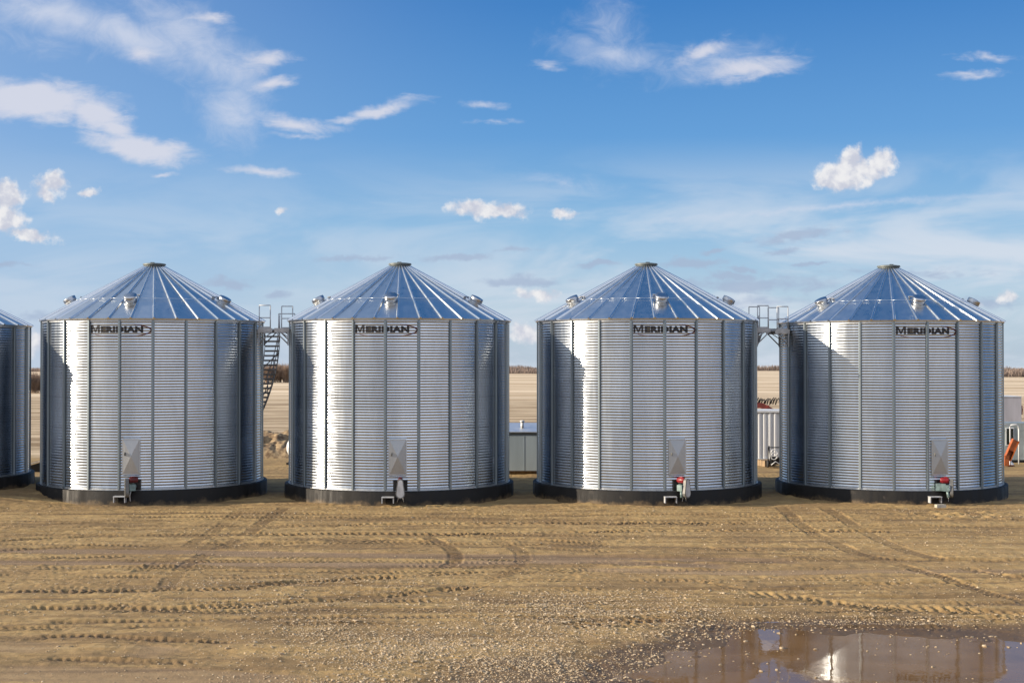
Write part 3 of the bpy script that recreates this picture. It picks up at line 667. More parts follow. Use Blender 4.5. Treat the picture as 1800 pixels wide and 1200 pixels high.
def build_shared():
    b = MB(); b.lathe([(3.9, ZB - 0.06), (3.9, ZB - 0.004), (4.465, ZB - 0.004), (4.49, ZB - 0.03), (4.495, -0.25)], 128)
    SH['foundation'] = b.mesh('foundation', M_found)
    b = MB(); b.lathe([(RW - 0.03, ZB), (RW + 0.075, ZB), (RW + 0.075, ZB + 0.012), (RW + 0.018, ZB + 0.014), (RW + 0.018, ZB + 0.06), (RW - 0.01, ZB + 0.06)], 132, False)
    SH['base_angle'] = b.mesh('base_angle', M_trim)
    # hat-section stiffener
    b = MB(); r0 = RW + AMP + 0.003
    prof = [(-0.058, 0), (-0.036, 0), (-0.028, 0.055), (0.028, 0.055), (0.036, 0), (0.058, 0), (0.058, 0.004), (0.039, 0.006), (0.031, 0.060), (-0.031, 0.060), (-0.039, 0.006), (-0.058, 0.004)]
    b.prism([(x, -r0 - d, ZB + 0.02) for x, d in prof], (0, 0, 0), (0, 0, ZE - ZB - 0.05))
    for i in range(30):                                # bolt heads up the flanges
        z = ZB + 0.12 + i * 2 * LAM
        for s_ in (-1, 1): b.box((s_ * 0.048, -r0 - 0.009, z), (0.016, 0.012, 0.016))
    SH['stiffener'] = b.mesh('stiffener', M_stif)
    # rib: half round, closed at the lower end
    b = MB(); sl_ = Vector((0, RE - RC, ZC - ZR)).normalized(); up = Vector((0, -sl_.z, sl_.y))
    p0 = Vector((0, -RE - 0.02, ZR - 0.015)); p1 = Vector((0, -RC - 0.01, ZC)); vs = []; nn = 9
    for p, wv in ((p0, 1.0), (p0 + (p1 - p0) * 0.5, 0.95), (p1, 0.8)):
        for i in range(nn):
            a = math.pi * i / (nn - 1); vs.append(p + Vector((-math.cos(a) * 0.050 * wv, 0, 0)) + up * (math.sin(a) * 0.058 * wv))
    fs = [(k * nn + i, k * nn + i + 1, (k + 1) * nn + i + 1, (k + 1) * nn + i) for k in (0, 1) for i in range(nn - 1)]
    b.add(vs, fs, True); b.add(vs[:nn], [tuple(range(nn))]); SH['rib'] = b.mesh('rib', M_rib)
    # ring rod lying over the ribs
    b = MB(); zr = zv + 0.058; pts = [cyl(RV, RB0 + j * DRB, zr) for j in range(NRIB)]
    for j in range(NRIB): b.tube(pts[j], pts[(j + 1) % NRIB], 0.006, 6)
    SH['roof_ring'] = b.mesh('roof_ring', M_rib)
    b = MB(); b.lathe([(RW + 0.012, ZE - 0.085), (RW + 0.022, ZE - 0.085), (RW + 0.022, ZE + 0.0), (RW + 0.10, ZE + 0.004)], 132, False)
    SH['eave_trim'] = b.mesh('eave_trim', M_trim)
    b = MB(); b.lathe([(0.36, 8.70), (0.41, 8.79), (0.41, 8.87), (0.455, 8.88), (0.455, 8.915), (0.40, 8.92)], 40, False)
    SH['collar'] = b.mesh('collar', M_collar)
    b = MB(); b.lathe([(0.44, 8.918), (0.44, 8.935), (0.30, 8.955), (0.0, 8.965)], 40, True); b.box((0, -0.30, 8.965), (0.16, 0.03, 0.03))
    SH['lid'] = b.mesh('lid', M_collar)
    # vent: low drum on a neck, square to the roof sheet
    b = MB(); b.lathe([(0.28, -0.01), (0.28, 0.015), (0.205, 0.02), (0.205, 0.12)], 36, False)
    SH['vent_neck'] = b.mesh('vent_neck', M_trim)
    b = MB(); b.lathe([(0.19, 0.095), (0.245, 0.085), (0.25, 0.10), (0.25, 0.235), (0.24, 0.255), (0.14, 0.275), (0.0, 0.282)], 40, True)
    SH['vent'] = b.mesh('vent', M_vent)
    b = MB(); b.box((0, 0, 0.07), (0.50, 0.05, 0.03)); b.box((-0.2, 0, 0.03), (0.03, 0.05, 0.07)); b.box((0.2, 0, 0.03), (0.03, 0.05, 0.07))
    SH['hinge_bar'] = b.mesh('hinge_bar', M_steel)
    # door with a cross-creased face
    b = MB(); w, h, y0, y1 = 0.29, 0.60, -0.075, -0.125
    b.add([(-w, y0, -h), (w, y0, -h), (w, y0, h), (-w, y0, h), (0, y1, 0.02), ], [(0, 1, 4), (1, 2, 4), (2, 3, 4), (3, 0, 4)])
    b.prism([(-w, y0, -h), (w, y0, -h), (w, y0, h), (-w, y0, h)], (0, 0, 0), (0, 0.115, 0))
    SH['door'] = b.mesh('door', M_door)
    b = MB()
    for s_ in (-1, 1): b.prism([(s_ * (w + 0.004), 0.04, -h - 0.03), (s_ * (w + 0.04), 0.04, -h - 0.03), (s_ * (w + 0.04), 0.04, h + 0.03), (s_ * (w + 0.004), 0.04, h + 0.03)], (0, 0, 0), (0, -0.10, 0))
    b.box((0, -0.01, h + 0.024), (2 * w + 0.006, 0.1, 0.04)); b.box((0, -0.01, -h - 0.024), (2 * w + 0.006, 0.1, 0.04))
    SH['door_frame'] = b.mesh('door_frame', M_trim)
    b = MB(); b.box((-0.23, -0.115, 0.10), (0.03, 0.05, 0.12)); b.tube((-0.23, -0.13, 0.06), (-0.23, -0.15, 0.16), 0.012, 6)
    SH['handle'] = b.mesh('handle', M_silver)
    # creases of the door: raised folds
    # step bracket on the foundation
    b = MB(); b.box((0, -0.13, 0.0), (0.44, 0.26, 0.03)); b.box((-0.205, -0.125, -0.115), (0.03, 0.22, 0.20)); b.box((0.205, -0.125, -0.115), (0.03, 0.22, 0.20))
    SH['step'] = b.mesh('step', M_steel)
build_shared()

# lettering, bent round the corrugated wall
def bend(verts, off):
    out = []
    for (x, z) in verts:
        phi = x / RW; r = float(rwall(z)) + float(bulge(phi, FLAT_AMPS)) + 0.003 + off
        out.append(cyl(r, phi, z))
    return out
def letter_mesh():
    bmm = bmesh.new()
    def txt(s, size, sxs, x0, z0, bold):
        cu = bpy.data.curves.new('t', 'FONT'); cu.body = s; cu.size = size; cu.offset = bold; cu.resolution_u = 3; cu.space_character = 1.10
        ob = bpy.data.objects.new('t', cu); COL.objects.link(ob); bpy.context.view_layer.update()
        me = bpy.data.meshes.new_from_object(ob.evaluated_get(bpy.context.evaluated_depsgraph_get()))
        xs_ = [v.co.x for v in me.vertices]; lo, hi = min(xs_), max(xs_); ys_ = [v.co.y for v in me.vertices]; bl, bh = min(ys_), max(ys_)
        W_, x1 = sxs; k = W_ / (hi - lo)
        for v in me.vertices: v.co = ((v.co.x - lo) * k + x0, 0, (v.co.y - bl) / (bh - bl) * size + z0)
        bmm.from_mesh(me); bpy.data.objects.remove(ob); bpy.data.curves.remove(cu); bpy.data.meshes.remove(me)
    a0 = ST0 - DST; X0 = a0 * RW + 0.08
    zt = ZE - 0.50
    MP = [(0, 0), (.20, 0), (.20, .62), (.42, .06), (.58, .06), (.80, .62), (.80, 0), (1, 0), (1, 1), (.77, 1), (.5, .38), (.23, 1), (0, 1)]
    bmm.faces.new([bmm.verts.new((X0 + x * 0.36, 0, zt + z * 0.275)) for x, z in MP]); bmesh.ops.triangulate(bmm, faces=bmm.faces[:])
    txt('ERIDIAN', 0.235, (1.60, 0), X0 + 0.41, zt, 0.016)
    zmin, zmax = zt - 0.01, zt + 0.31; k = math.floor(zmin / (LAM / 8))
    z = ZB + math.floor((zmin - ZB) / (LAM / 8)) * LAM / 8
    while z < zmax:
        bmesh.ops.bisect_plane(bmm, geom=bmm.verts[:] + bmm.edges[:] + bmm.faces[:], plane_co=(0, 0, z), plane_no=(0, 0, 1)); z += LAM / 8
    vv = bend([(v.co.x, v.co.z) for v in bmm.verts], 0.004)
    for v, p in zip(bmm.verts, vv): v.co = p
    me = bpy.data.meshes.new('lettering'); bmm.to_mesh(me); bmm.free(); me.materials.append(M_letter)
    return me, X0, zt
SH['lettering'], LX0, LZ = letter_mesh()
def arc_mesh(name, mat, t0, t1, thick, cx, cz, a, b_, off, grow_=0.0):
    """crescent along an ellipse: runs from angle t0 to t1, thickest between"""
    n = 150; vs = []; fs = []; rows = 5
    for i in range(n + 1):
        u = i / n; t = t0 + (t1 - t0) * u
        w = thick(u, t)
        ct, st_ = math.cos(t), math.sin(t)
        nrm = Vector((ct / a, st_ / b_)).normalized()
        for k in range(rows):
            d = w * (k / (rows - 1) - 0.5) + grow_
            vs.append((cx + a * ct + nrm.x * d, cz + b_ * st_ + nrm.y * d))
    for i in range(n):
        for k in range(rows - 1): fs.append((i * rows + k, (i + 1) * rows + k, (i + 1) * rows + k + 1, i * rows + k + 1))
    m_ = MB(); m_.add(bend(vs, off), fs, True); return m_.mesh(name, mat)
ecx, ecz, ea, eb = LX0 + 1.12, LZ + 0.085, 1.19, 0.235
SH['swoosh'] = arc_mesh('swoosh', M_swoosh, R_(62), R_(-160), lambda u, t: 0.012 + 0.035 * max(0, math.cos(t)) ** 3 + 0.008 * (1 - u), ecx, ecz, ea, eb, 0.0075)
SH['swoosh_edge'] = arc_mesh('swoosh_edge', M_letter, R_(34), R_(-34), lambda u, t: 0.016 * math.sin(math.pi * u) + 0.003, ecx, ecz, ea, eb, 0.0095, -0.022)

def auger_head(parent, yaw, variant):
    """unloading auger under the door: black boot opening, tube, belt guard, red motor"""
    phi = R_(4.6); M0 = Matrix.Rotation(phi, 4, 'Z') @ Matrix.Translation((0, -RW, 0))
    a = obj('unloading_auger', None, parent); a['label'] = {1: 'unloading auger with teal-grey spout', 2: 'unloading auger with oval silver belt guard turned to the front', 3: 'unloading auger with red motor and angled grey guard', 4: 'unloading auger with long grey gearbox and red motor', 0: 'unloading auger'}[variant]
    b = MB(); b.box((0.02, -0.02, ZB + 0.19), (0.52, 0.12, 0.36), M0); b.box((0.02, -0.085, ZB + 0.375), (0.56, 0.05, 0.02), M0)
    obj('boot', b.mesh('boot', M_black), a)
    piv = M0 @ Matrix.Translation((0.02, -0.30, ZB + 0.15)) @ Matrix.Rotation(yaw, 4, 'Z')
    b = MB(); b.tube((0.02, 0.05, ZB + 0.15), (0.02, -0.30, ZB + 0.15), 0.11, 16, None, M0)
    if variant in (1, 3, 4):
        b.box((-0.02, -0.02, -0.02), (0.34, 0.22, 0.22), piv); b.tube((-0.1, -0.05, -0.1), (-0.16, -0.1, -0.36), 0.055, 10, None, piv)
    if variant == 4: b.box((0.0, 0.18, 0.0), (0.24, 0.36, 0.26), piv)
    obj('gearbox', b.mesh('gearbox', M_teal), a)
    # guard: tapered stadium shroud, rim and dark face
    def stad(w0, w1, h0, h1, n=10):
        pts = []
        for i in range(n + 1): t = math.pi * i / n; pts.append((math.cos(t) * w1, h1 + math.sin(t) * w1))
        for i in range(n + 1): t = math.pi + math.pi * i / n; pts.append((math.cos(t) * w0, h0 + math.sin(t) * w0))
        return pts
    o_ = stad(0.17, 0.11, -0.20, 0.21); i_ = stad(0.135, 0.08, -0.20, 0.21)
    b = MB(); b.prism([(x, -0.15, z) for x, z in o_], (0, 0, 0), (0, -0.11, 0), piv); n_ = len(o_)
    b.add([(x, -0.272, z) for x, z in o_] + [(x, -0.272, z) for x, z in i_], [(i, (i + 1) % n_, n_ + (i + 1) % n_, n_ + i) for i in range(n_)], False, piv)
    obj('belt_guard', b.mesh('belt_guard', M_silver), a)
    b = MB(); b.prism([(x, -0.262, z) for x, z in i_], (0, 0, 0), (0, -0.012, 0), piv)
    obj('guard_face', b.mesh('guard_face', M_steel if variant in (2, 3) else M_black), a)
    b = MB(); Mm = piv @ Matrix.Translation((0.0, 0.03, 0.25)) @ Matrix.Rotation(R_(90), 4, 'X')
    b.lathe([(0.0, -0.17), (0.07, -0.17), (0.088, -0.15), (0.088, 0.13), (0.07, 0.16), (0.03, 0.165), (0.03, 0.2), (0.0, 0.2)], 18, True, Mm)
    for k in range(12):
        t = 2 * math.pi * k / 12; b.box((0.093, 0, 0), (0.018, 0.012, 0.24), Mm @ Matrix.Rotation(t, 4, 'Z'))
    b.box((0.0, 0.10, 0.02), (0.10, 0.06, 0.12), Mm); obj('motor', b.mesh('motor', M_red if variant > 2 else M_maroon), a)
    b = MB()
    for (x, dx_) in ((-0.08, 0.03), (0.1, -0.02)):
        b.path([piv @ Vector((x, -0.05, -0.08)), piv @ Vector((x + dx_, -0.1, -0.30)), piv @ Vector((x - dx_, -0.09, -0.50))], 0.011, 6)
    obj('chain', b.mesh('chain', M_steel), a)

def platform(parent, side, extra, both=False):
    """small landing at eave height with rails and braces; local x outwards from the wall"""
    ph = R_(90 * side) ; a = obj('platform', None, parent)
    M0 = Matrix.Rotation(R_(90) * (side - 1), 4, 'Z')     # +x outwards for the right side, turned round for the left
    zd = ZE - 0.33; r0, r1 = RW + 0.02, RW + 0.57; ty = 0.62
    b = MB(); b.box(((r0 + r1) / 2, 0, zd), (r1 - r0, 2 * ty, 0.035), M0)
    for y in (-ty, ty): b.box(((r0 + r1) / 2, y * 1.02, zd - 0.02), (r1 - r0 + 0.03, 0.02, 0.17), M0)
    for k in range(6): b.box((r0 + 0.05 + k * 0.09, 0, zd - 0.045), (0.02, 2 * ty - 0.03, 0.05), M0)
    obj('deck', b.mesh('deck', M_grat), a)
    for y in ((-ty, ty) if not both else (-ty,)):
        b = MB()
        for x in (r0 + 0.05, r1 - 0.06): b.tube((x, y, zd - 0.1), (x, y, zd + 0.95), 0.021, 8, None, M0)
        for z in (0.95, 0.47): b.tube((r0 + 0.05, y, zd + z), (r1 - 0.06, y, zd + z), 0.019, 8, None, M0)
        b.box(((r0 + r1) / 2 - 0.01, y, zd + 0.07), (r1 - r0 - 0.08, 0.008, 0.11), M0)
        obj('railing', b.mesh('railing', M_steel), a)
    if extra:
        b = MB()
        for x in (r1 + 0.08, r0 - 0.02): b.tube((x, -ty - 0.12, zd - 0.1), (x, -ty - 0.12, zd + 0.66), 0.018, 8, None, M0)
        b.tube((r1 + 0.08, -ty - 0.12, zd + 0.66), (r0 - 0.02, -ty - 0.12, zd + 0.66), 0.018, 8, None, M0)
        obj('guard_rail', b.mesh('guard_rail', M_steel), a)
    for y in (-ty, ty):
        b = MB(); b.tube((r1 - 0.03, y, zd - 0.08), (r0 + 0.03, y, zd - 0.55), 0.024, 8, None, M0); b.tube((r1 - 0.20, y, zd - 0.08), (r0 + 0.02, y, zd - 0.28), 0.016, 8, None, M0)
        b.box((r0 + 0.035, y, zd - 0.33), (0.04, 0.06, 0.55), M0); obj('brace', b.mesh('brace', M_steel), a)

def stair(parent):
    """steel stair winding down round the back of the bin from the landing"""
    a = obj('stair', None, parent); ri, ro = RW + 0.13, RW + 0.72
    zt = ZE - 0.36; rise = 0.19; p0 = R_(99); dphi = rise / 1.22 / (RW + 0.45); n = int((zt - 0.1) / rise)
    b = MB()
    for i in range(1, n + 1):
        ph = p0 + i * dphi; M1 = Matrix.Rotation(ph - R_(90), 4, 'Z'); z = zt - i * rise
        b.box(((ri + ro) / 2, 0, z), (ro - ri - 0.02, 0.20, 0.03), M1); b.box(((ri + ro) / 2, -0.10, z - 0.025), (ro - ri - 0.02, 0.012, 0.06), M1)
    obj('treads', b.mesh('treads', M_grat), a)
    b = MB()
    for r in (ri, ro):
        vs = []; fs = []
        for i in range(n * 2 + 3):
            ph = p0 + (i / 2 - 0.5) * dphi; z = zt - (i / 2 - 0.5) * rise
            for (dr, dzv) in ((-0.008, -0.12), (-0.008, 0.06), (0.008, 0.06), (0.008, -0.12)): vs.append(cyl(r + dr, ph, z + dzv))
        for i in range(n * 2 + 2):
            for k in range(4): fs.append((i * 4 + k, i * 4 + (k + 1) % 4, i * 4 + 4 + (k + 1) % 4, i * 4 + 4 + k))
        b.add(vs, fs)
    obj('stringer', b.mesh('stringer', M_steel), a)
    b = MB()
    for hh in (0.95, 0.5): b.path([cyl(ro, p0 + (i + 1.5) * dphi, zt - (i + 1.5) * rise + hh) for i in range(n - 1)], 0.018, 8)
    for i in range(2, n, 4): b.tube(cyl(ro, p0 + i * dphi, zt - i * rise), cyl(ro, p0 + i * dphi, zt - i * rise + 0.95), 0.018, 8)
    for i in (4, 11, 18): b.path([cyl(ro, p0 + i * dphi, zt - i * rise - 0.08), cyl(RW + 0.02, p0 + i * dphi, zt - i * rise - 0.75)], 0.02, 8)
    obj('handrail', b.mesh('handrail', M_steel), a)

slope = math.atan2(ZC - ZR, RE - RC)
def grain_bin(label, x, y, z, turn, variant, side=0, has_stair=False, sc_=1.0, szz=1.0):
    t = thing('grain_bin', label, 'grain bin', (x, y, z), turn, 'grain bins standing in a row')
    t.scale = (sc_, sc_, szz)
    obj('wall', wall_mesh(300 + variant), t); obj('roof', roof_mesh(400 + variant), t)
    for nm in ('foundation', 'base_angle', 'eave_trim', 'roof_ring'): obj(nm, SH[nm], t)
    for k in range(NST): obj('stiffener', SH['stiffener'], t, rot=(0, 0, ST0 + k * DST))
    for k in range(NRIB): obj('rib', SH['rib'], t, rot=(0, 0, RB0 + k * DRB))
    cl_ = obj('collar', SH['collar'], t); obj('lid', SH['lid'], cl_)
    for k in range(5):
        ph = R_(-1.3 + 72 * k); r = 3.16; zz_ = ZR + (RE - r) / (RE - RC) * (ZC - ZR)
        Mv = Matrix.Translation(cyl(r, ph, zz_)) @ Matrix.Rotation(ph, 4, 'Z') @ Matrix.Rotation(slope, 4, 'X')
        o = obj('vent', SH['vent'], t); o.matrix_local = Mv; obj('neck', SH['vent_neck'], o)
        h = obj('hinge_bar', SH['hinge_bar'], o, (0, 0.42, 0))
    d = obj('door', SH['door'], t); dph = R_(3.6)
    d.matrix_local = Matrix.Rotation(dph, 4, 'Z') @ Matrix.Translation((0, -RW, 1.69))
    obj('door_frame', SH['door_frame'], d); obj('handle', SH['handle'], d)
    s_ = obj('step', SH['step'], t); s_.matrix_local = Matrix.Rotation(R_(-0.7), 4, 'Z') @ Matrix.Translation((0, -4.495, 0.285))
    obj('lettering', SH['lettering'], t); sw = obj('swoosh', SH['swoosh'], t); obj('swoosh_edge', SH['swoosh_edge'], sw)
    auger_head(t, {0: 0, 1: R_(-70), 2: 0, 3: R_(35), 4: R_(62)}[variant], variant)
    if side: platform(t, side, side < 0 and variant == 2, variant < 3)
    if has_stair: stair(t)
    return t
def at(px, Yd): return (px - 900) / F * Yd
grain_bin('grain bin cut off by the left edge of the photo', at(-150, 54.0), 54.0, 0.33, 0.0, 0, sc_=0.988, szz=0.925)
grain_bin('grain bin with a curved steel stair winding down behind its right side', at(271, 54.4), 54.4, 0, 0.0, 1, 1, True, 0.974)
grain_bin('grain bin with an oval silver belt guard under its door, left of the blue-grey shed', at(703, 54.2), 54.2, 0, 0.0, 2, -1, False, 0.988)
grain_bin('grain bin between the blue-grey shed and the white ribbed container', at(1136, 54.3), 54.3, 0, R_(6), 3, 1, True, 0.988)
grain_bin('rightmost grain bin, red motor and long grey gearbox under its door', at(1562.5, 54.8), 54.8, -0.05, R_(6), 4, -1, False, 0.985)

# pale block under the right bin's auger
b = MB(); b.box((0, 0, 0.05), (0.34, 0.2, 0.11), Matrix.Rotation(0.15, 4, 'Z')); b.box((0.16, 0.1, 0.03), (0.16, 0.12, 0.08), Matrix.Rotation(0.7, 4, 'Z'))
gxx, gyy = gp(1652, 891)
tag(obj('concrete_block', b.mesh('concrete_block', M_conc), None, (gxx, gyy, 0.0)), 'small pale block lying on the dirt below the red auger motor at the right', 'block')

# ------------------------------------------------------------------ things behind the bins
# shed
t = thing('shed', 'blue-grey painted steel shed with a pale roof and vent pipe, between two bins', 'shed', (0.55, 63.9, 0.0))
b = MB(); b.box((0, 0, 1.02), (4.9, 2.4, 1.72))
for k in range(5): b.box((-2.45 + k * 1.225, -1.202, 1.02), (0.025, 0.012, 1.70))
obj('wall', b.mesh('wall', M_shed), t)
b = MB(); b.add([(-2.52, -1.28, 1.885), (2.52, -1.28, 1.885), (2.52, 1.3, 2.17), (-2.52, 1.3, 2.17), (-2.52, -1.28, 1.925), (2.52, -1.28, 1.925), (2.52, 1.3, 2.21), (-2.52, 1.3, 2.21)], [(0, 3, 2, 1), (4, 5, 6, 7), (0, 1, 5, 4), (1, 2, 6, 5), (2, 3, 7, 6), (3, 0, 4, 7)])
rf = obj('roof', b.mesh('roof', M_shedroof), t)
b = MB(); b.tube((-0.08, -0.2, 1.95), (-0.08, -0.2, 2.33), 0.075, 14); b.lathe([(0.1, 2.31), (0.11, 2.33), (0.11, 2.37), (0, 2.40)], 14, True, Matrix.Translation((-0.08, -0.2, 0))); obj('vent_pipe', b.mesh('vent_pipe', M_white), rf)
b = MB(); b.box((0, -1.0, 0.08), (4.7, 0.18, 0.155)); b.box((0, 1.0, 0.08), (4.7, 0.18, 0.155)); obj('skid', b.mesh('skid', M_wood), t)

# shipping container
t = thing('shipping_container', 'white ribbed shipping container behind the gap of the two right bins', 'container', (13.5, 71.2, 0.0))
b = MB(); n = 22; L_ = 5.9; vs = []
prof = []
for k in range(n):
    x = -L_ / 2 + k * L_ / n; w = L_ / n
    prof += [(x, 0.0), (x + w * 0.30, 0.0), (x + w * 0.45, 0.05), (x + w * 0.85, 0.05)]
prof.append((L_ / 2, 0.0)); m_ = len(prof)
for yy, sg in ((-1.20, 1), (1.20, -1)):
    b.add([(x, yy + sg * d, 0.16) for x, d in prof] + [(x, yy + sg * d, 2.50) for x, d in prof], [(i, i + 1, m_ + i + 1, m_ + i) for i in range(m_ - 1)])
b.box((0, 0, 2.535), (5.9, 2.3, 0.02)); b.box((-2.98, 0, 1.33), (0.04, 2.26, 2.30)); obj('side_panel', b.mesh('side_panel', M_white), t)
b = MB()
for yy in (-1.195, 1.195): b.box((0, yy, 2.545), (6.06, 0.075, 0.09)); b.box((0, yy, 0.11), (6.06, 0.08, 0.14))
for xx in (-2.99, 2.99):
    for yy in (-1.17, 1.17): b.box((xx, yy, 1.31), (0.11, 0.13, 2.36))
obj('frame', b.mesh('frame', M_white), t)
b = MB()
for yy in (-0.57, 0.57): b.box((2.985, yy, 1.32), (0.06, 1.1, 2.3))
for yy in (-0.35, -0.1, 0.1, 0.35): b.tube((3.03, yy * 2, 0.25), (3.03, yy * 2, 2.45), 0.02, 8)
obj('door', b.mesh('door', M_white), t)
# pump cart in front of the container
cx_, cy_ = at(1362, 66.5), 66.5
t = thing('pump_cart', 'small black framed pump cart with white hoses in front of the ribbed container', 'cart', (cx_, cy_, 0))
b = MB()
for s_ in (-0.28, 0.28): b.path([(s_, 0.25, 0.15), (s_, 0.25, 0.95), (s_, 0.05, 1.02), (s_, -0.3, 0.45), (s_, -0.3, 0.15)], 0.028, 8)
for (y_, z_) in ((0.25, 0.95), (-0.3, 0.2), (0.25, 0.2)): b.tube((-0.28, y_, z_), (0.28, y_, z_), 0.025, 8)
obj('frame', b.mesh('frame', M_black), t)
b = MB(); b.box((0, 0.02, 0.36), (0.44, 0.40, 0.30)); b.tube((-0.1, -0.2, 0.42), (-0.1, 0.1, 0.42), 0.11, 14); obj('pump', b.mesh('pump', M_black), t)
b = MB(); b.path([(-0.1 + 0.16 * math.cos(a * 0.5) , -0.34, 0.50 + 0.20 * math.sin(a * 0.5) + 0.012 * a) for a in range(26)], 0.022, 8); b.path([(-0.25, -0.36, 0.15), (-0.05, -0.38, 0.32), (0.15, -0.36, 0.2), (0.3, -0.36, 0.05)], 0.022, 8); obj('hose', b.mesh('hose', M_white), t)
for s_ in (-0.33, 0.33):
    b = MB(); Mw = Matrix.Translation((s_, 0.1, 0.17)) @ Matrix.Rotation(R_(90), 4, 'Y'); b.lathe([(0, -0.04), (0.12, -0.04), (0.17, -0.03), (0.17, 0.03), (0.12, 0.04), (0, 0.04)], 20, True, Mw); obj('wheel', b.mesh('wheel', M_rubber), t)
t = thing('pallet', 'small wooden pallet on the dirt beside the pump cart', 'pallet', (at(1346, 67.5), 67.5, 0), 0.3)
b = MB()
for k in range(5): b.box((0, -0.4 + k * 0.2, 0.29), (0.62, 0.13, 0.03))
obj('boards', b.mesh('boards', M_wood), t)
b = MB()
for x in (-0.26, 0, 0.26): b.box((x, 0, 0.14), (0.09, 0.95, 0.265))
obj('runners', b.mesh('runners', M_wood), t)

# red folded tillage implement beyond the container
t = thing('tillage_implement', 'rusty red folded tillage frame with dark shanks beyond the white container', 'farm implement', (at(1352, 79), 79, 0))
b = MB(); 
for y_ in (-0.7, 0.0, 0.7): b.prism([(-2.6, y_, 2.62), (-0.5, y_, 2.70), (0.75, y_, 2.05), (0.75, y_, 1.90), (-0.5, y_, 2.42), (-2.6, y_, 2.40)], (0, 0, 0), (0, 0.14, 0))
for x in (-2.4, -1.2, -0.2): b.box((x, 0.05, 2.5), (0.14, 1.6, 0.14))
for x in (-2.3, 0.4): b.box((x, 0.05, 1.2), (0.16, 0.16, 2.1))
b.box((-0.9, 0.05, 0.75), (3.8, 0.2, 0.2)); obj('frame', b.mesh('frame', M_rust), t)
b = MB()
for k in range(9):
    x = -2.4 + k * 0.33
    for y_ in (-0.6, 0.2, 0.8): b.path([(x, y_, 2.6), (x + 0.04, y_ - 0.05, 2.80), (x + 0.16, y_ - 0.1, 2.88 + 0.05 * (k % 3)), (x + 0.22, y_ - 0.1, 2.78)], 0.035, 6)
obj('shanks', b.mesh('shanks', M_black), t)
for x in (-1.8, 0.0):
    for y_ in (-0.7, 0.8):
        b = MB(); Mw = Matrix.Translation((x, y_, 0.42)) @ Matrix.Rotation(R_(90), 4, 'X'); b.lathe([(0, -0.1), (0.25, -0.12), (0.42, -0.1), (0.42, 0.1), (0.25, 0.12), (0, 0.1)], 24, True, Mw); obj('wheel', b.mesh('wheel', M_rubber), t)

# white fuel tank behind the second bin
t = thing('fuel_tank', 'white round-ended fuel tank on a black stand, peeping out behind a bin', 'tank', (at(503, 68.5) + 1.62, 68.5, 0))
b = MB(); Mt = Matrix.Translation((0, 0, 0.83)) @ Matrix.Rotation(R_(90), 4, 'Y')
b.lathe([(0, -1.58), (0.2, -1.56), (0.36, -1.48), (0.46, -1.32), (0.48, -1.15), (0.48, 1.15), (0.46, 1.32), (0.36, 1.48), (0.2, 1.56), (0, 1.58)], 28, True, Mt); obj('shell', b.mesh('shell', M_white), t)
b = MB()
for x in (-1.3, 1.0): b.box((x, 0, 0.22), (0.14, 0.7, 0.44))
b.box((0, -0.3, 0.06), (3.1, 0.1, 0.1)); b.box((0, 0.3, 0.06), (3.1, 0.1, 0.1)); obj('stand', b.mesh('stand', M_black), t)

# sloping steel hopper seen between the two left bins
t = thing('hopper_lid', 'low grey sheet-metal hopper with a sloping lid between the two left bins', 'hopper', (at(60, 64.5), 64.5, 0), 0.1)
b = MB(); b.prism([(-0.75, -0.5, 0.0), (0.5, -0.5, 0.0), (0.38, -0.5, 0.42), (-0.72, -0.5, 0.10)], (0, 0, 0), (0, 1.0, 0)); obj('body', b.mesh('body', M_black), t)  # black wedge stands in for the triangle of shade under the lid
b = MB(); b.prism([(-0.80, -0.56, 0.125), (0.40, -0.56, 0.475), (0.40, -0.56, 0.505), (-0.80, -0.56, 0.155)], (0, 0, 0), (0, 1.12, 0)); obj('lid', b.mesh('lid', M_trim), t)

# right edge: box trailer, pale tank wall, orange chute, pipe
t = thing('box_trailer', 'mauve-grey box trailer standing high beyond the right bin', 'trailer', (at(1794, 77) - 2.6, 78, 0))
b = MB(); b.box((0, 0, 2.33), (5.2, 2.2, 1.50)); b.box((0.9, -1.105, 2.33), (0.02, 0.02, 1.46)); b.box((-0.9, -1.105, 2.33), (0.02, 0.02, 1.46)); obj('box', b.mesh('box', M_boxgrey), t)
b = MB(); b.box((0, 0, 3.10), (5.26, 2.26, 0.035)); obj('roof', b.mesh('roof', M_white), t)
b = MB(); b.box((0, 0, 1.3), (5.3, 0.9, 0.5)); b.box((2.63, -0.7, 1.9), (0.06, 0.3, 0.1)); obj('chassis', b.mesh('chassis', M_black), t)
for x in (-1.6, 1.5):
    for y_ in (-0.9, 0.9):
        b = MB(); Mw = Matrix.Translation((x, y_, 0.5)) @ Matrix.Rotation(R_(90), 4, 'X'); b.lathe([(0, -0.12), (0.3, -0.14), (0.5, -0.12), (0.5, 0.12), (0.3, 0.14), (0, 0.12)], 28, True, Mw); obj('wheel', b.mesh('wheel', M_rubber), t)
b = MB(); b.tube((2.68, -0.9, 2.1), (2.68, -0.9, 2.6), 0.05, 10); b.box((2.66, -0.9, 2.35), (0.1, 0.2, 0.2)); obj('lamp', b.mesh('lamp', M_rust), t)
t = thing('sprayer_cabinet', 'pale green-grey steel cabinet with a dark window at the right edge', 'cabinet', (at(1790, 70) + 0.1, 70.6, 0))
b = MB(); b.box((0, 0, 1.05), (2.2, 1.6, 1.85)); b.box((0.1, -0.805, 1.05), (0.03, 0.02, 1.8)); b.box((0.55, -0.805, 1.05), (0.03, 0.02, 1.8)); b.box((0.0, -0.805, 1.62), (2.16, 0.02, 0.03)); obj('body', b.mesh('body', M_pale), t)
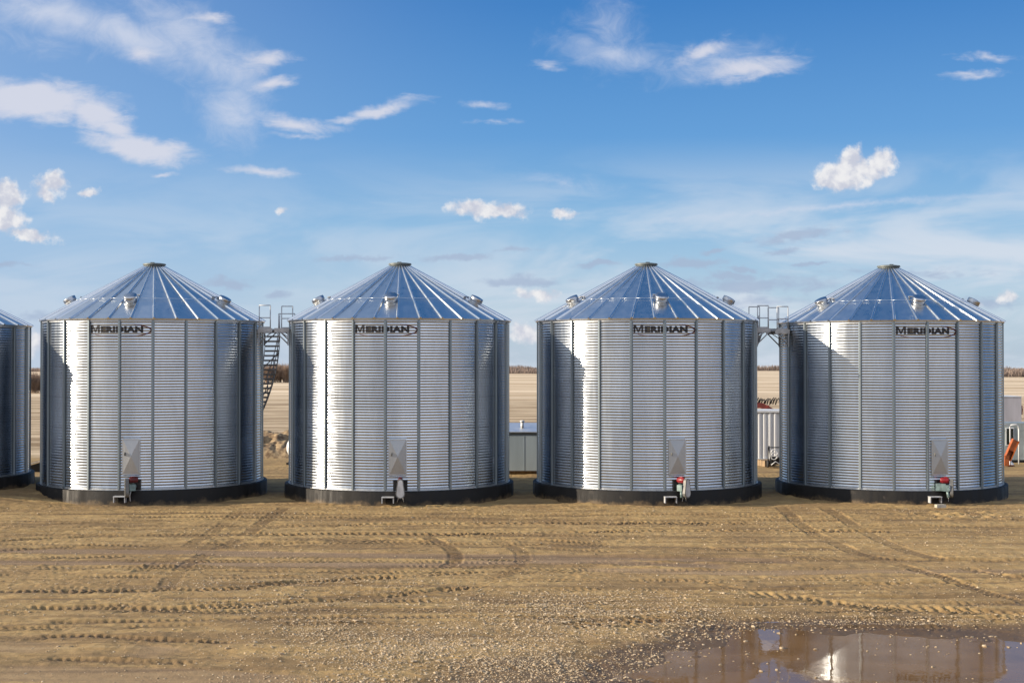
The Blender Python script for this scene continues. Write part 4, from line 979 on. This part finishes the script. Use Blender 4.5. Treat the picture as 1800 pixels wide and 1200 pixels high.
b = MB(); b.box((-0.62, -0.812, 1.30), (0.42, 0.03, 0.9)); f_ = obj('window', b.mesh('window', M_white), t)
b = MB(); b.box((-0.62, -0.83, 1.30), (0.34, 0.02, 0.8)); obj('pane', b.mesh('pane', M_glass), f_)
b = MB(); b.box((0, 0, 0.06), (2.1, 1.5, 0.115)); obj('base', b.mesh('base', M_black), t)
t = thing('pipe_frame', 'bent white pipe frame standing beside the orange chute', 'pipe frame', (at(1775, 68.4), 68.4, 0))
b = MB(); b.path([(0, 0, 0.0), (0, 0, 1.85), (0.05, 0, 1.95), (0.3, 0, 1.97), (0.40, 0, 1.9), (0.42, 0, 1.7), (0.42, 0, 0.0)], 0.032, 10); b.path([(0, 0, 1.9), (-0.35, 0, 2.0), (-0.7, 0, 2.02)], 0.028, 10); obj('pipe', b.mesh('pipe', M_white), t)
b = MB(); b.lathe([(0.19, 0), (0.17, 0.03), (0.07, 0.14), (0.05, 0.3), (0, 0.3)], 20, True); obj('foot', b.mesh('foot', M_white), t)
t = thing('grain_chute', 'orange painted grain chute leaning steeply at the right edge', 'chute', (at(1776, 67.3), 67.3, 0))
Mc = Matrix.Translation((0.02, 0, 0.80)) @ Matrix.Rotation(R_(24), 4, 'Y')
b = MB(); b.box((0, 0.1, 0), (0.28, 0.03, 1.05), Mc); b.box((-0.15, -0.02, 0), (0.03, 0.26, 1.05), Mc); b.box((0.15, -0.02, 0), (0.03, 0.26, 1.05), Mc); b.box((0, -0.02, 0.2), (0.27, 0.2, 0.5), Mc); obj('trough', b.mesh('trough', M_orange), t)
b = MB(); b.box((-0.22, 0.0, 0.28), (0.22, 0.24, 0.5)); obj('boot', b.mesh('boot', M_orange), t)
b = MB(); b.tube((0.05, 0.16, 0), (0.05, 0.16, 1.1), 0.025, 8); b.box((0.05, 0.16, 0.02), (0.3, 0.2, 0.035)); obj('leg', b.mesh('leg', M_rust), t)

# earth bank with dead weeds behind the gap of the two left bins
nu, nv = 140, 50; U, V_ = np.meshgrid(np.linspace(-18, -8, nu), np.linspace(72.6, 80, nv)); U = U.ravel(); V_ = V_.ravel()
e = np.clip(1 - ((U + 12.7) / 4.6) ** 2, 0, 1) ** 0.5 * np.clip(1 - ((V_ - 76) / 3.3) ** 2, 0, 1) ** 0.6
H = -0.1 + e * (1.05 + 0.7 * vnoise(U, V_, 1.3, 201) + 0.5 * vnoise(U, V_, 0.45, 202) + 0.3 * vnoise(U, V_, 0.18, 203))
k = np.arange(nu * nv).reshape(nv, nu)
m, N, p = new_mat('weedy_earth'); co = N.n('ShaderNodeTexCoord').outputs['Object']
N.l(N.mix(N.mapr(N.noise(co, 2.2, 7, 0.7).outputs['Fac'], 0.38, 0.62), (0.10, 0.062, 0.034), (0.33, 0.24, 0.135)), p.inputs['Base Color']); p.inputs['Roughness'].default_value = 0.95
eb_ = obj('earth_bank', np_mesh('earth_bank', np.stack([U, V_, H], 1), np.stack([k[:-1, :-1], k[:-1, 1:], k[1:, 1:], k[1:, :-1]], -1).reshape(-1, 4), m)); eb_['kind'] = 'structure'
eb_['label'] = 'dark weedy earth bank behind the gap of two bins'

# ------------------------------------------------------------------ bare thickets and far woods
random.seed(5)
def bush_meshes(i):
    rnd = random.Random(100 + i); st_ = MB(); tw = MB()
    for k in range(9):
        a = rnd.uniform(0, 6.28); l = rnd.uniform(1.6, 2.6); tilt = rnd.uniform(0.05, 0.5)
        p0 = Vector((rnd.uniform(-.5, .5), rnd.uniform(-.5, .5), -0.1)); d = Vector((math.cos(a) * tilt, math.sin(a) * tilt, 1)).normalized()
        p1 = p0 + d * l; st_.tube(p0, p1, 0.07, 5, 0.035, None, False)
        for j in range(44):
            t = rnd.uniform(0.15, 1.0); q0 = p0 + d * l * t
            dd = (d * 0.9 + Vector((rnd.gauss(0, .6), rnd.gauss(0, .6), rnd.uniform(-.1, .7)))).normalized(); q1 = q0 + dd * rnd.uniform(0.6, 1.9)
            tw.tube(q0, q1, 0.030, 3, 0.012, None, False)
            for m2 in range(3):
                u = rnd.uniform(0.3, 1); r0 = q0.lerp(q1, u); r1_ = r0 + (dd + Vector((rnd.gauss(0, .7), rnd.gauss(0, .7), rnd.gauss(0.2, .5)))).normalized() * rnd.uniform(0.3, 0.8)
                tw.tube(r0, r1_, 0.018, 3, 0.008, None, False)
    return st_.mesh('trunk', M_twig), tw.mesh('crown', M_twig)
BM = [bush_meshes(i) for i in range(3)]
def bush(i, px, Yd, s_, label):
    t = thing('bare_bush', label, 'bush', (at(px, Yd), Yd, 0), i * 1.7, 'bare bushes at the edge of the field'); t.scale = (s_, s_, s_)
    a_, b_ = BM[i % 3]; obj('trunk', a_, t); obj('crown', b_, t)
k = 0
for (px, Yd, s_) in ((44, 205, .80), (53, 208, .86), (62, 206, .82), (72, 209, .88), (82, 207, .85)):
    bush(k, px, Yd, s_, 'leafless brown bush at the field edge, seen between the two left bins'); k += 1
for (px, Yd, s_) in ((446, 290, 1.0), (458, 293, 1.1), (468, 289, 1.0), (478, 294, 1.12), (487, 290, 1.02), (496, 294, 1.15), (505, 290, 1.12), (514, 293, 1.1), (523, 291, 1.0)):
    bush(k, px, Yd, s_, 'tall leafless brown bush in the thicket behind the curved stair'); k += 1

def woods(name, label, spans, seed):
    """far leafless woods, many thin upright sprays in one mesh"""
    g = np.random.default_rng(seed); Vs = []; Fs = []; o = 0
    for (x0, x1, y0, y1, h, n) in spans:
        n *= 4
        u = g.uniform(0, 1, n); x = x0 + (x1 - x0) * u + g.normal(0, 3, n); y = y0 + (y1 - y0) * u + g.uniform(-12, 12, n)
        z0 = -np.maximum(0, np.hypot(x, y) - 480) * 0.0078
        hh = h * 0.62 * (0.6 + 0.45 * np.clip(vnoise(x, y * 0, 14, seed) + vnoise(x, y * 0, 5, seed + 1) + 0.5, 0, 1.3)) * g.uniform(0.25, 1.0, n)
        w = g.uniform(0.03, 0.10, n) * h / 4; lean = g.normal(0, 0.6, (n, 2)) * hh[:, None] * 0.5
        a = g.uniform(0, 6.28, n)
        base = [np.stack([x + w * np.cos(a + j * 2.094), y + w * np.sin(a + j * 2.094), z0 - 0.5], 1) for j in range(3)]
        mid = [np.stack([x + lean[:, 0] * .5 + w * 1.5 * np.cos(a + .6 + j * 2.094), y + lean[:, 1] * .5 + w * 1.5 * np.sin(a + .6 + j * 2.094), z0 + hh * 0.55], 1) for j in range(3)]
        top = np.stack([x + lean[:, 0], y + lean[:, 1], z0 + hh], 1)
        V3 = np.stack(base + mid + [top], 1).reshape(-1, 3)
        f = np.array([(0, 1, 4), (0, 4, 3), (1, 2, 5), (1, 5, 4), (2, 0, 3), (2, 3, 5), (3, 4, 6), (4, 5, 6), (5, 3, 6)])
        Fs.append((f[None] + (np.arange(n) * 7)[:, None, None] + o).reshape(-1, 3)); Vs.append(V3); o += len(V3)
    w_ = obj(name, np_mesh(name, np.vstack(Vs), np.vstack(Fs), M_wood_far, False)); w_['kind'] = 'stuff'
    w_['label'] = label
    return w_
woods('far_woods', 'low brown leafless woods along the horizon', [
    (-700, -60, 820, 760, 6.5, 5000), (-60, 60, 470, 455, 3.0, 2600), (-200, 700, 900, 860, 6.0, 7000), (118, 330, 385, 375, 3.8, 5200), (-380, -250, 700, 640, 7, 1500), (700, 1600, 1000, 1100, 10, 3000), (-1800, -700, 1100, 850, 10, 3000)], 31)
